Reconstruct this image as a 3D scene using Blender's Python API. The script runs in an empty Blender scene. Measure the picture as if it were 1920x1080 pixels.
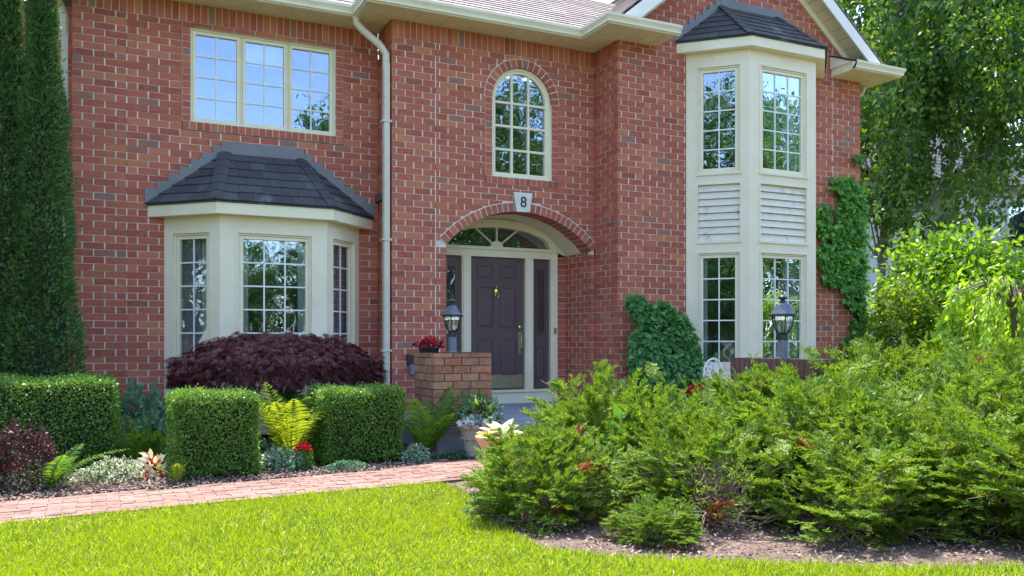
import bpy, math, random
import numpy as np
R = math.radians
random.seed(11)
rng = np.random.default_rng(11)
scene = bpy.context.scene
COL = scene.collection

# ------------------------------------------------------------------ camera
FPX, HOR, YAW, ZC = 1630.0, 640.0, R(25.8), 1.24       # focal length and horizon in photo pixels
SN, CS = math.sin(YAW), math.cos(YAW)
cam_d = bpy.data.cameras.new("camera")
cam = bpy.data.objects.new("camera", cam_d)
COL.objects.link(cam)
cam.location = (0, 0, ZC)
cam.rotation_euler = (R(90), 0, -YAW)
cam_d.sensor_width = 36
cam_d.lens = FPX / 1920 * 36
cam_d.shift_y = (HOR - 540) / 1920
cam_d.clip_start = 0.05
cam_d.clip_end = 2000
scene.camera = cam

# ------------------------------------------------------------------ sky, sun, exposure
SUN_EL, SUN_AZ = R(65.5), R(13.5)                       # azimuth from +Y towards +X
world = bpy.data.worlds.new("World")
scene.world = world
world.use_nodes = True
wn = world.node_tree.nodes
wl = world.node_tree.links
wn.clear()
wo = wn.new("ShaderNodeOutputWorld")
bg = wn.new("ShaderNodeBackground")
sky = wn.new("ShaderNodeTexSky")
sky.sky_type = 'NISHITA'
sky.sun_disc = False
sky.sun_elevation = SUN_EL
sky.sun_rotation = SUN_AZ
sky.air_density = 1.0
sky.dust_density = 1.2
sky.ozone_density = 0.8
bg.inputs['Strength'].default_value = 0.15
wl.new(sky.outputs[0], bg.inputs['Color'])
wl.new(bg.outputs[0], wo.inputs['Surface'])
sun_d = bpy.data.lights.new("sun", 'SUN')
sun_d.energy = 2.5
sun_d.angle = R(0.53)
sun_d.color = (1.0, 0.95, 0.86)
sun = bpy.data.objects.new("sun", sun_d)
COL.objects.link(sun)
sun.location = (5, 20, 30)
sun.rotation_euler = (-(math.pi / 2 - SUN_EL), 0, -SUN_AZ)
scene.view_settings.view_transform = 'Standard'
scene.view_settings.look = 'None'
scene.view_settings.exposure = 2.02
scene.view_settings.gamma = 1.0
scene.render.engine = 'CYCLES'
scene.cycles.max_bounces = 8
scene.cycles.transparent_max_bounces = 16


# ------------------------------------------------------------------ placing helpers
def ray(px):
    u = (px - 960) / FPX
    return SN + u * CS, CS - u * SN


def at(px, py, Y):
    rx, ry = ray(px)
    d = Y / ry
    return rx * d, Y, ZC + (HOR - py) / FPX * d


def xat(px, Y):
    rx, ry = ray(px)
    return rx / ry * Y


def gnd(px, py, z=0.0):
    d = (ZC - z) * FPX / (py - HOR)
    rx, ry = ray(px)
    return rx * d, ry * d


# ------------------------------------------------------------------ materials
def new_mat(name):
    m = bpy.data.materials.new(name)
    m.use_nodes = True
    nt = m.node_tree
    nt.nodes.clear()
    out = nt.nodes.new("ShaderNodeOutputMaterial")
    return m, nt.nodes, nt.links, out


def ramp(nodes, stops):
    r = nodes.new("ShaderNodeValToRGB")
    els = r.color_ramp.elements
    while len(els) > 1:
        els.remove(els[-1])
    els[0].position = stops[0][0]
    els[0].color = (*stops[0][1], 1)
    for p, c in stops[1:]:
        e = els.new(p)
        e.color = (*c, 1)
    return r


def noise(nodes, links, scale, detail=4, rough=0.6, coord=None, vec='Object'):
    n = nodes.new("ShaderNodeTexNoise")
    n.inputs['Scale'].default_value = scale
    n.inputs['Detail'].default_value = detail
    n.inputs['Roughness'].default_value = rough
    if coord is None:
        coord = nodes.new("ShaderNodeTexCoord")
    links.new(coord.outputs[vec], n.inputs['Vector'])
    return n


def mixc(nodes, links, fac, a, b, mode='MIX'):
    m = nodes.new("ShaderNodeMix")
    m.data_type = 'RGBA'
    m.blend_type = mode
    for s, v in ((m.inputs[0], fac), (m.inputs[6], a), (m.inputs[7], b)):
        if hasattr(v, 'is_output'):
            links.new(v, s)
        elif isinstance(v, (int, float)):
            s.default_value = v
        else:
            s.default_value = (*v, 1)
    return m.outputs[2]


def surf(name, c1, c2=None, rough=0.6, scale=6.0, bump=0.0, bscale=60.0, metal=0.0, dirt=None, dscale=3.0, lo=0.35, hi=0.65, stretch=None):
    """Principled surface whose colour wanders between c1 and c2, with optional stains and bump."""
    m, N, L, out = new_mat(name)
    b = N.new("ShaderNodeBsdfPrincipled")
    tc = N.new("ShaderNodeTexCoord")
    n = noise(N, L, scale, coord=tc)
    if stretch:
        mp = N.new("ShaderNodeMapping")
        mp.inputs['Scale'].default_value = stretch
        L.new(tc.outputs['Object'], mp.inputs['Vector'])
        L.new(mp.outputs[0], n.inputs['Vector'])
    r = ramp(N, [(lo, c1), (hi, c2 or c1)])
    L.new(n.outputs['Fac'], r.inputs['Fac'])
    col = r.outputs[0]
    if dirt:
        n2 = noise(N, L, dscale, 8, 0.7, tc)
        r2 = ramp(N, [(0.56, (0, 0, 0)), (0.72, (1, 1, 1))])
        L.new(n2.outputs['Fac'], r2.inputs['Fac'])
        col = mixc(N, L, r2.outputs[0], col, dirt)
    L.new(col, b.inputs['Base Color'])
    b.inputs['Roughness'].default_value = rough
    b.inputs['Metallic'].default_value = metal
    if bump:
        n3 = noise(N, L, bscale, 6, 0.65, tc)
        bp = N.new("ShaderNodeBump")
        bp.inputs['Strength'].default_value = bump
        bp.inputs['Distance'].default_value = 0.01
        L.new(n3.outputs['Fac'], bp.inputs['Height'])
        L.new(bp.outputs[0], b.inputs['Normal'])
    L.new(b.outputs[0], out.inputs['Surface'])
    return m


def island_mat(name, stops, rough=0.85, blotch=None, bscale=30.0, bump=0.5, stain=None, stscale=1.2, st=(0.58, 0.75)):
    """Every separate piece (brick, shingle, paver, chip) gets its own colour from the ramp."""
    m, N, L, out = new_mat(name)
    b = N.new("ShaderNodeBsdfPrincipled")
    g = N.new("ShaderNodeNewGeometry")
    tc = N.new("ShaderNodeTexCoord")
    r = ramp(N, stops)
    L.new(g.outputs['Random Per Island'], r.inputs['Fac'])
    col = r.outputs[0]
    n1 = noise(N, L, bscale, 5, 0.7, tc)
    if blotch:
        rb = ramp(N, [(0.45, (0, 0, 0)), (0.8, (1, 1, 1))])
        L.new(n1.outputs['Fac'], rb.inputs['Fac'])
        col = mixc(N, L, rb.outputs[0], col, blotch)
    if stain:
        n2 = noise(N, L, stscale, 6, 0.65, tc)
        rs = ramp(N, [(st[0], (0, 0, 0)), (st[1], (0.55, 0.55, 0.55))])
        L.new(n2.outputs['Fac'], rs.inputs['Fac'])
        col = mixc(N, L, rs.outputs[0], col, stain)
    L.new(col, b.inputs['Base Color'])
    b.inputs['Roughness'].default_value = rough
    n3 = noise(N, L, 90, 5, 0.7, tc)
    bp = N.new("ShaderNodeBump")
    bp.inputs['Strength'].default_value = bump
    bp.inputs['Distance'].default_value = 0.006
    L.new(n3.outputs['Fac'], bp.inputs['Height'])
    L.new(bp.outputs[0], b.inputs['Normal'])
    L.new(b.outputs[0], out.inputs['Surface'])
    return m


def leaf_mat(name, stops, trans=0.35, tcol=None, rough=0.45, spec=0.35, patch=None, pscale=2.5):
    m, N, L, out = new_mat(name)
    b = N.new("ShaderNodeBsdfPrincipled")
    t = N.new("ShaderNodeBsdfTranslucent")
    mx = N.new("ShaderNodeMixShader")
    g = N.new("ShaderNodeNewGeometry")
    r = ramp(N, stops)
    L.new(g.outputs['Random Per Island'], r.inputs['Fac'])
    col = r.outputs[0]
    if patch:
        n = noise(N, L, pscale, 4, 0.6)
        rp = ramp(N, [(0.42, (0, 0, 0)), (0.66, (1, 1, 1))])
        L.new(n.outputs['Fac'], rp.inputs['Fac'])
        col = mixc(N, L, rp.outputs[0], col, patch)
    L.new(col, b.inputs['Base Color'])
    b.inputs['Roughness'].default_value = rough
    b.inputs['Specular IOR Level'].default_value = spec
    if tcol is None:
        tcol = (1.9, 1.75, 0.7)
    tint = mixc(N, L, 1.0, col, tcol, 'MULTIPLY')
    L.new(tint, t.inputs['Color'])
    mx.inputs[0].default_value = trans
    L.new(b.outputs[0], mx.inputs[1])
    L.new(t.outputs[0], mx.inputs[2])
    L.new(mx.outputs[0], out.inputs['Surface'])
    return m


def glass_mat(name, refl=0.5, tint=(0.82, 0.86, 0.86), wave=0.02):
    m, N, L, out = new_mat(name)
    gl = N.new("ShaderNodeBsdfGlossy")
    gl.inputs['Roughness'].default_value = 0.004
    gl.inputs['Color'].default_value = (0.68, 0.80, 0.98, 1)
    tr = N.new("ShaderNodeBsdfTransparent")
    tr.inputs['Color'].default_value = (*tint, 1)
    lw = N.new("ShaderNodeLayerWeight")
    lw.inputs['Blend'].default_value = 0.35
    mr = N.new("ShaderNodeMapRange")
    mr.inputs['To Min'].default_value = refl
    mr.inputs['To Max'].default_value = min(1.0, refl + 0.4)
    L.new(lw.outputs['Fresnel'], mr.inputs['Value'])
    n = noise(N, L, 1.6, 2, 0.5)
    bp = N.new("ShaderNodeBump")
    bp.inputs['Strength'].default_value = wave
    bp.inputs['Distance'].default_value = 0.2
    L.new(n.outputs['Fac'], bp.inputs['Height'])
    L.new(bp.outputs[0], gl.inputs['Normal'])
    mx = N.new("ShaderNodeMixShader")
    L.new(mr.outputs[0], mx.inputs[0])
    L.new(tr.outputs[0], mx.inputs[1])
    L.new(gl.outputs[0], mx.inputs[2])
    L.new(mx.outputs[0], out.inputs['Surface'])
    return m


M = {}
M['brick'] = island_mat('red_brick', [(0.0, (0.274, 0.070, 0.052)), (.12, (0.491, 0.125, 0.077)), (.3, (0.400, 0.086, 0.063)), (.5, (0.514, 0.129, 0.083)),
                                      (.68, (0.366, 0.079, 0.055)), (.8, (0.570, 0.185, 0.096)), (.955, (0.422, 0.120, 0.081)), (.99, (0.297, 0.142, 0.110)), (1.0, (0.252, 0.155, 0.142))],
                        blotch=(.46, .17, .10), bscale=14, stain=(.54, .24, .16), stscale=1.6, st=(.62, .8))
M['mortar'] = surf('mortar', (.62, .53, .44), (.82, .74, .64), .95, 9, .5, 120)
M['head_joint'] = surf('pale_mortar', (.62, .54, .45), (.86, .80, .70), .95, 7, .5, 120)
M['old_brick'] = island_mat('weathered_brick', [(0, (.26, .085, .05)), (.25, (.44, .17, .085)), (.45, (.32, .11, .07)), (.65, (.50, .24, .125)), (.85, (.36, .14, .09)), (1, (.28, .16, .11))],
                            blotch=(.48, .28, .17), bscale=18, stain=(.17, .11, .09), stscale=3.0, st=(.5, .7))
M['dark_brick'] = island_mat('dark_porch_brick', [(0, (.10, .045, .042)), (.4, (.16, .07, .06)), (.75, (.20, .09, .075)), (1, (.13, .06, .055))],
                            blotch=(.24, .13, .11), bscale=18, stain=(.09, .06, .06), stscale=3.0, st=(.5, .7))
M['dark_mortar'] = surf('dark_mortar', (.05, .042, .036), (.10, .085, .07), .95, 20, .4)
M['cream'] = surf('cream_paint', (.84, .72, .54), (.88, .78, .61), .5, 2.5, .06, 30, dirt=(.76, .64, .47), dscale=2.2)
M['cream_trim'] = surf('cream_trim', (.84, .73, .52), (.88, .79, .59), .5, 4, .05, 40)
M['gutter'] = surf('gutter_metal', (.72, .64, .46), (.79, .72, .54), .38, 3, 0)
M['pipe'] = surf('pipe_metal', (.62, .55, .43), (.68, .61, .49), .4, 3, 0)
M['white'] = surf('white_paint', (.82, .77, .70), (.87, .83, .76), .45, 3, .04, 30)
M['siding'] = surf('worn_siding', (.74, .67, .57), (.82, .75, .65), .6, 5, .1, 40, dirt=(.36, .31, .26), dscale=5, stretch=(2, 2, 9))
M['soffit'] = surf('soffit_boards', (.74, .61, .40), (.82, .69, .47), .6, 3, .05)
M['grille'] = surf('window_grille', (.80, .80, .78), (.86, .86, .84), .4, 3)
M['glass'] = glass_mat('window_glass', .24, (.93, .95, .95), .03)
M['glass_soft'] = glass_mat('side_glass', .06, (.85, .87, .87), .02)
M['lamp_glass'] = glass_mat('lantern_glass', .22, (.95, .96, .95), 0)
M['curtain'] = surf('sheer_curtain', (.74, .76, .76), (.86, .88, .87), .9, 4)
M['curtain_grey'] = surf('grey_curtain', (.36, .35, .36), (.50, .49, .49), .9, 3)
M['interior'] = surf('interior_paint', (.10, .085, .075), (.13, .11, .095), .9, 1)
M['slate'] = island_mat('dark_shingle', [(0, (.036, .034, .038)), (.4, (.062, .058, .063)), (.75, (.05, .047, .052)), (1, (.09, .086, .09))], rough=.85,
                        blotch=(.10, .10, .105), bscale=60, bump=.6, stain=(.24, .23, .23), stscale=2.2, st=(.58, .7))
M['shingle'] = island_mat('roof_shingle', [(0, (.15, .115, .105)), (.25, (.30, .235, .215)), (.5, (.22, .17, .158)), (.75, (.35, .285, .265)), (1, (.18, .14, .13))],
                          blotch=(.40, .35, .33), bscale=70, bump=.7)
M['flash'] = surf('grey_flashing', (.16, .155, .17), (.20, .195, .21), .45, 2.5, .05, 8)
M['door'] = surf('plum_door', (.105, .066, .072), (.12, .076, .082), .38, 3, .05, 90)
M['brass'] = surf('brass', (.75, .55, .16), (.85, .65, .22), .22, 8, 0, metal=1.0)
M['dull_brass'] = surf('dull_brass', (.46, .40, .26), (.56, .49, .33), .35, 12, .1, 30, metal=.85)
M['black'] = surf('black_iron', (.022, .022, .026), (.03, .03, .035), .4, 6, .05)
M['post_grey'] = surf('painted_post', (.16, .18, .22), (.20, .22, .26), .4, 6)
M['lamp_roof'] = surf('lantern_cap', (.10, .11, .14), (.14, .15, .18), .25, 6, metal=.6)
M['porch'] = surf('bluestone', (.20, .22, .27), (.27, .29, .34), .75, 4, .2, 40)
M['stone_pot'] = surf('stone_pot', (.30, .26, .23), (.42, .37, .32), .9, 9, .5, 40, dirt=(.20, .20, .16), dscale=8)
M['terracotta'] = surf('glazed_terracotta', (.62, .36, .14), (.70, .47, .24), .45, 7, .15, 40)
M['soil'] = surf('soil', (.035, .026, .02), (.07, .052, .04), .95, 20, .8, 50)
M['mulch'] = surf('mulch_soil', (.10, .065, .05), (.20, .135, .11), .95, 14, 1.0, 60)
M['chips'] = island_mat('wood_chips', [(0, (.10, .065, .05)), (.35, (.22, .14, .11)), (.7, (.34, .235, .19)), (1, (.44, .33, .28))], rough=.9, bump=.3)
M['paver'] = island_mat('brick_pavers', [(0, (0.157, 0.077, 0.060)), (.3, (0.244, 0.135, 0.107)), (.6, (0.201, 0.104, 0.081)), (.85, (0.288, 0.176, 0.137)), (1, (0.183, 0.108, 0.086))], rough=.85,
                        blotch=(.36, .22, .185), bscale=12, bump=.4, stain=(.30, .22, .19), stscale=2)
M['joint'] = surf('paver_joint', (.13, .085, .06), (.19, .125, .10), .95, 20, .5)
M['lawn'] = surf('lawn_soil', (.06, .085, .015), (.10, .13, .02), .95, 5, .6, 60)
M['ground'] = surf('ground_soil', (.05, .06, .025), (.08, .10, .03), .95, 3, .5, 30)
M['street'] = surf('asphalt', (.05, .05, .052), (.065, .065, .066), .9, 8, .4, 80)
M['bark'] = surf('grey_bark', (.11, .085, .065), (.20, .165, .13), .9, 14, .8, 40, stretch=(4, 4, .8))
M['pale_bark'] = surf('pale_bark', (.13, .115, .10), (.25, .23, .21), .8, 9, .5, 40)
M['red_bark'] = surf('juniper_bark', (.20, .135, .105), (.38, .285, .235), .9, 16, .6, 60)
M['grass'] = leaf_mat('grass_blades', [(0, (0.088, 0.185, 0.009)), (.3, (0.199, 0.316, 0.011)), (.6, (0.321, 0.425, 0.015)), (.84, (0.432, 0.490, 0.032)), (.94, (0.554, 0.512, 0.141)), (1, (0.664, 0.588, 0.327))], .42,
                      (1.35, 1.35, .45), .38, .5, patch=(.33, .41, .012), pscale=1.3)
M['boxwood'] = leaf_mat('boxwood_leaf', [(0, (0.071, 0.167, 0.031)), (.5, (0.118, 0.245, 0.047)), (.85, (0.190, 0.334, 0.058)), (1, (0.285, 0.411, 0.088))], .3, None, .38, .45)
M['thuja'] = leaf_mat('cedar_spray', [(0, (0.045, 0.129, 0.044)), (.5, (0.077, 0.188, 0.057)), (.86, (0.122, 0.244, 0.066)), (.93, (0.220, 0.221, 0.066)), (1, (0.365, 0.166, 0.089))], .2, None, .6, .2)
M['juniper'] = leaf_mat('juniper_needle', [(0, (0.067, 0.150, 0.022)), (.4, (0.127, 0.253, 0.032)), (.75, (0.194, 0.329, 0.042)), (1, (0.320, 0.413, 0.075))], .3, (1.6, 1.5, .6), .5, .25,
                        patch=(.21, .30, .034), pscale=4)
M['juniper_dead'] = leaf_mat('juniper_dead', [(0, (.28, .10, .03)), (.6, (.42, .17, .06)), (1, (.5, .26, .12))], .2, (1.2, 1, .8), .7, .1)
M['maple'] = leaf_mat('purple_maple_leaf', [(0, (0.059, 0.017, 0.024)), (.5, (0.111, 0.032, 0.039)), (.85, (0.171, 0.049, 0.050)), (1, (0.249, 0.099, 0.083))], .25, (1.6, .7, .9), .5, .35)
M['fern'] = leaf_mat('fern_frond', [(0, (0.064, 0.170, 0.031)), (.5, (0.106, 0.234, 0.037)), (1, (0.181, 0.308, 0.043))], .45, (1.7, 1.5, .5), .5, .25)
M['fern_yellow'] = leaf_mat('fern_yellow_sunlit', [(0, (.13, .22, .02)), (.5, (.21, .30, .025)), (1, (.32, .37, .05))], .45, (1.6, 1.4, .4), .5, .25)  # yellower copy of the fern green; sunshine on the fronds put into the colour
M['glaucous'] = leaf_mat('blue_green_leaf', [(0, (0.078, 0.182, 0.111)), (.6, (0.130, 0.260, 0.156)), (1, (0.208, 0.338, 0.208))], .3, (1.3, 1.4, .8), .5, .3)
M['silver'] = leaf_mat('silver_leaf', [(0, (.08, .18, .09)), (.4, (.20, .34, .22)), (.8, (.36, .48, .36)), (1, (.52, .60, .48))], .25, (1.1, 1.2, .9), .5, .3)
M['alyssum'] = leaf_mat('white_flower', [(0, (.07, .15, .03)), (.35, (.16, .26, .06)), (.5, (.5, .52, .3)), (.62, (.75, .74, .62)), (1, (.86, .85, .76))], .25, (1.1, 1.1, .9), .6, .2)
M['barberry'] = leaf_mat('barberry_leaf', [(0, (0.038, 0.017, 0.024)), (.5, (0.071, 0.028, 0.037)), (.85, (0.100, 0.046, 0.046)), (1, (0.084, 0.112, 0.037))], .25, (1.5, .8, .8), .5, .3)
M['ivy'] = leaf_mat('ivy_leaf', [(0, (0.074, 0.204, 0.044)), (.5, (0.124, 0.306, 0.061)), (.85, (0.185, 0.408, 0.072)), (1, (0.296, 0.530, 0.102))], .32, None, .4, .4)
M['hydrangea'] = leaf_mat('climber_leaf', [(0, (0.063, 0.191, 0.065)), (.5, (0.106, 0.272, 0.085)), (1, (0.190, 0.384, 0.121))], .28, None, .42, .4)
M['birch'] = leaf_mat('birch_leaf', [(0, (0.036, 0.103, 0.026)), (.5, (0.065, 0.152, 0.034)), (.85, (0.117, 0.218, 0.036)), (1, (0.235, 0.303, 0.048))], .42, (1.9, 1.8, .5), .4, .45)
M['dogwood'] = leaf_mat('shrub_leaf', [(0, (0.061, 0.170, 0.025)), (.4, (0.122, 0.268, 0.029)), (.8, (0.195, 0.353, 0.037)), (1, (0.292, 0.438, 0.061))], .42, (1.8, 1.6, .4), .35, .5)
M['gold_shrub'] = leaf_mat('golden_leaf', [(0, (.10, .20, .02)), (.5, (.19, .30, .03)), (.85, (.30, .38, .04)), (1, (.42, .42, .07))], .4, (1.5, 1.4, .4), .4, .4)
M['weeper'] = leaf_mat('weeping_leaf', [(0, (0.180, 0.360, 0.044)), (.5, (0.342, 0.540, 0.054)), (1, (0.576, 0.720, 0.108))], .45, (1.6, 1.5, .4), .4, .4)
M['forest'] = leaf_mat('street_tree_leaf', [(0, (0.039, 0.094, 0.024)), (.5, (0.071, 0.153, 0.035)), (1, (0.143, 0.236, 0.047))], .35, None, .5, .3)
M['red_petal'] = leaf_mat('red_petal', [(0, (.42, .012, .02)), (.6, (.62, .02, .03)), (1, (.72, .06, .08))], .3, (1.2, .8, .8), .5, .3)
M['dark_red'] = leaf_mat('dark_red_petal', [(0, (.10, .008, .016)), (1, (.26, .02, .03))], .25, (1.3, .8, .8), .5, .3)
M['white_petal'] = leaf_mat('white_petal', [(0, (.66, .70, .78)), (1, (.86, .87, .88))], .3, (1, 1, 1), .5, .3)
M['hosta_edge'] = leaf_mat('hosta_leaf', [(0, (.62, .60, .36)), (.55, (.80, .77, .62)), (.85, (.84, .82, .74)), (1, (.34, .42, .07))], .35, (1.2, 1.15, .7), .4, .4)
M['hosta_mid'] = leaf_mat('hosta_middle', [(0, (.24, .33, .04)), (1, (.42, .45, .10))], .4, (1.4, 1.3, .5), .4, .4)
M['number'] = surf('number_black', (.02, .02, .02), None, .5)
M['stone'] = surf('pale_stone', (.66, .63, .57), (.74, .71, .65), .8, 10, .2, 60)
M['white_brick'] = island_mat('painted_brick', [(0, (.52, .50, .49)), (.5, (.62, .60, .59)), (1, (.56, .53, .53))], bump=.3)
M['white_mortar'] = surf('painted_mortar', (.40, .38, .38), (.46, .44, .44), .9, 9)
M['neighbour_siding'] = surf('pale_siding', (.60, .63, .68), (.68, .71, .75), .6, 2)
M['dark_roof'] = island_mat('neighbour_shingle', [(0, (.02, .02, .026)), (.5, (.035, .035, .042)), (1, (.05, .05, .055))], bump=.4)
M['dark_core'] = surf('light_block_core', (.012, .022, .008), (.025, .035, .014), .95, 12)  # near-black filler for plant insides, added to stop light passing through
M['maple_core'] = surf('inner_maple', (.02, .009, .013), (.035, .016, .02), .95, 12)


# ------------------------------------------------------------------ mesh builder
class MB:
    def __init__(s):
        s.v, s.f = [], []

    def quad(s, a, b, c, d):
        n = len(s.v)
        s.v += [a, b, c, d]
        s.f.append((n, n + 1, n + 2, n + 3))

    def poly(s, pts):
        n = len(s.v)
        s.v += list(pts)
        s.f.append(tuple(range(n, n + len(pts))))

    def hexa(s, p):
        """p: 8 points, 0-3 one face, 4-7 the opposite one."""
        n = len(s.v)
        s.v += [tuple(q) for q in p]
        for f in ((0, 3, 2, 1), (4, 5, 6, 7), (0, 1, 5, 4), (1, 2, 6, 5), (2, 3, 7, 6), (3, 0, 4, 7)):
            s.f.append(tuple(n + i for i in f))

    def box(s, x0, x1, y0, y1, z0, z1):
        s.hexa([(x0, y0, z0), (x1, y0, z0), (x1, y1, z0), (x0, y1, z0), (x0, y0, z1), (x1, y0, z1), (x1, y1, z1), (x0, y1, z1)])

    def fbox(s, fr, s0, s1, t0, t1, z0, z1):
        """box in a wall frame: s along the wall, t outwards, z up."""
        s.hexa([fr(s0, t0, z0), fr(s1, t0, z0), fr(s1, t1, z0), fr(s0, t1, z0), fr(s0, t0, z1), fr(s1, t0, z1), fr(s1, t1, z1), fr(s0, t1, z1)])

    def prism(s, pts, off):
        """polygon pts pushed along the vector off."""
        n = len(s.v)
        k = len(pts)
        s.v += [tuple(p) for p in pts] + [tuple(p[i] + off[i] for i in range(3)) for p in pts]
        s.f.append(tuple(range(n + k - 1, n - 1, -1)))
        s.f.append(tuple(range(n + k, n + 2 * k)))
        for i in range(k):
            j = (i + 1) % k
            s.f.append((n + i, n + j, n + k + j, n + k + i))

    def tube(s, pts, rad, n=8, cap=True, sq=None):
        pts = [np.array(p, float) for p in pts]
        rad = rad if hasattr(rad, '__len__') else [rad] * len(pts)
        base = len(s.v)
        prev = None
        for i, p in enumerate(pts):
            if i == 0:
                t = pts[1] - p
            elif i == len(pts) - 1:
                t = p - pts[i - 1]
            else:
                t = pts[i + 1] - pts[i - 1]
            t = t / (np.linalg.norm(t) + 1e-9)
            if prev is None:
                ref = np.array((0, 1., 0)) if abs(t[2]) > .7 else np.array((0, 0, 1.))
            else:
                ref = prev
            a = ref - t * np.dot(ref, t)
            a /= (np.linalg.norm(a) + 1e-9)
            prev = a
            b = np.cross(t, a)
            for k in range(n):
                an = 2 * math.pi * (k + (.5 if n == 4 else 0)) / n
                wa, wb = (math.cos(an), math.sin(an))
                if sq:
                    wa, wb = wa * sq[0], wb * sq[1]
                s.v.append(tuple(p + rad[i] * (a * wa + b * wb)))
        for i in range(len(pts) - 1):
            for k in range(n):
                k2 = (k + 1) % n
                s.f.append((base + i * n + k, base + i * n + k2, base + (i + 1) * n + k2, base + (i + 1) * n + k))
        if cap:
            s.f.append(tuple(base + k for k in range(n - 1, -1, -1)))
            s.f.append(tuple(base + (len(pts) - 1) * n + k for k in range(n)))

    def lathe(s, c, prof, n=24, rot=0.0):
        """prof: list of (radius, z)."""
        base = len(s.v)
        for r, z in prof:
            for k in range(n):
                a = 2 * math.pi * k / n + rot
                s.v.append((c[0] + r * math.cos(a), c[1] + r * math.sin(a), c[2] + z))
        for i in range(len(prof) - 1):
            for k in range(n):
                k2 = (k + 1) % n
                s.f.append((base + i * n + k, base + i * n + k2, base + (i + 1) * n + k2, base + (i + 1) * n + k))
        s.f.append(tuple(base + k for k in range(n - 1, -1, -1)))
        s.f.append(tuple(base + (len(prof) - 1) * n + k for k in range(n)))

    def build(s, name, mat, parent=None, smooth=False, bevel=0):
        me = bpy.data.meshes.new(name)
        me.from_pydata([tuple(map(float, p)) for p in s.v], [], s.f)
        me.materials.append(M[mat])
        if smooth:
            me.polygons.foreach_set('use_smooth', [True] * len(me.polygons))
        me.update()
        return link(name, me, parent, bevel)


def link(name, me, parent=None, bevel=0):
    o = bpy.data.objects.new(name, me)
    COL.objects.link(o)
    if parent is not None:
        adopt(o, parent)
    if bevel:
        md = o.modifiers.new('bevel', 'BEVEL')
        md.width = bevel
        md.segments = 2
        md.limit_method = 'ANGLE'
    return o


def worldloc(o):
    p = np.array(o.location)
    while o.parent:
        o = o.parent
        p = p + np.array(o.location)
    return p


def adopt(o, parent):
    """parent keeps no rotation while building; the child stays where it was built."""
    o.parent = parent
    o.location = tuple(-worldloc(parent)) if not parent.get('local') else (0, 0, 0)


def thing(name, label, cat, loc=(0, 0, 0), group=None, local=False):
    e = bpy.data.objects.new(name, None)
    e.empty_display_size = .2
    COL.objects.link(e)
    e.location = loc
    return tag(e, label, cat, group)


def tag(o, label, cat, group=None):
    o['label'] = label
    o['category'] = cat
    if group:
        o['group'] = group
    return o


def structure(o):
    o['kind'] = 'structure'
    return o


def np_mesh(name, V, F, mat, parent=None, smooth=False):
    """V (n,3), F (m,k) arrays -> object."""
    me = bpy.data.meshes.new(name)
    V = np.ascontiguousarray(V, dtype=np.float32)
    F = np.ascontiguousarray(F, dtype=np.int32)
    me.vertices.add(len(V))
    me.vertices.foreach_set('co', V.ravel())
    me.loops.add(F.size)
    me.loops.foreach_set('vertex_index', F.ravel())
    me.polygons.add(len(F))
    me.polygons.foreach_set('loop_start', np.arange(0, F.size, F.shape[1], dtype=np.int32))
    me.update(calc_edges=True)
    me.validate()
    me.materials.append(M[mat])
    if smooth:
        me.polygons.foreach_set('use_smooth', np.ones(len(F), dtype=bool))
    return link(name, me, parent)


def nrm(a):
    return a / (np.linalg.norm(a, axis=-1, keepdims=True) + 1e-9)


def rnd(n, k=3):
    return rng.normal(size=(n, k))


T_LEAF = (np.array([(0, 0, 0), (.42, .5, .10), (1, 0, -.06), (.42, -.5, .10)], float), np.array([(0, 3, 2, 1)]))
T_BLADE = (np.array([(0, -.5, 0), (0, .5, 0), (.55, .42, .10), (.55, -.42, .10), (1, .05, .34), (1, -.05, .34)], float), np.array([(0, 1, 2, 3), (3, 2, 4, 5)]))
T_BROAD = (np.array([(0, 0, 0), (.22, .42, .07), (.55, .5, .08), (.85, .22, 0), (1, 0, -.10), (.85, -.22, 0), (.55, -.5, .08), (.22, -.42, .07), (.5, 0, -.02)], float),
           np.array([(0, 8, 2, 1), (8, 4, 3, 2), (0, 7, 6, 8), (8, 6, 5, 4)]))


def fingers(n, spread, w):
    V, F = [], []
    for i in range(n):
        a = (i - (n - 1) / 2) * spread
        l = 1.0 - .35 * abs(a) / (spread * (n - 1) / 2 + 1e-6)
        ca, sa = math.cos(a), math.sin(a)
        b = len(V)
        for (x, y, z) in ((0, 0, 0), (.5 * l, w, .04), (l, 0, -.10), (.5 * l, -w, .04)):
            V.append((x * ca - y * sa, x * sa + y * ca, z))
        F.append((b, b + 3, b + 2, b + 1))
    return np.array(V, float), np.array(F)


T_PALM = fingers(5, .42, .07)
T_FLOWER = fingers(5, 1.256, .26)
T_SPRIG = fingers(3, .55, .12)


def scatter(name, P, D, Nn, Ln, Wd, tmpl, mat, parent=None):
    """many leaves as one mesh: P root, D direction, Nn rough normal, Ln length, Wd width."""
    TV, TF = tmpl
    n = len(P)
    D = nrm(D)
    S = nrm(np.cross(Nn, D))
    U = np.cross(D, S)
    Ln = np.broadcast_to(np.asarray(Ln, float), (n,))[:, None, None]
    Wd = np.broadcast_to(np.asarray(Wd, float), (n,))[:, None, None]
    t = TV[None]
    V = P[:, None, :] + D[:, None, :] * t[..., 0:1] * Ln + S[:, None, :] * t[..., 1:2] * Wd + U[:, None, :] * t[..., 2:3] * Ln
    F = TF[None] + (np.arange(n) * len(TV))[:, None, None]
    return np_mesh(name, V.reshape(-1, 3), F.reshape(-1, TF.shape[1]), mat, parent)


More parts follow.
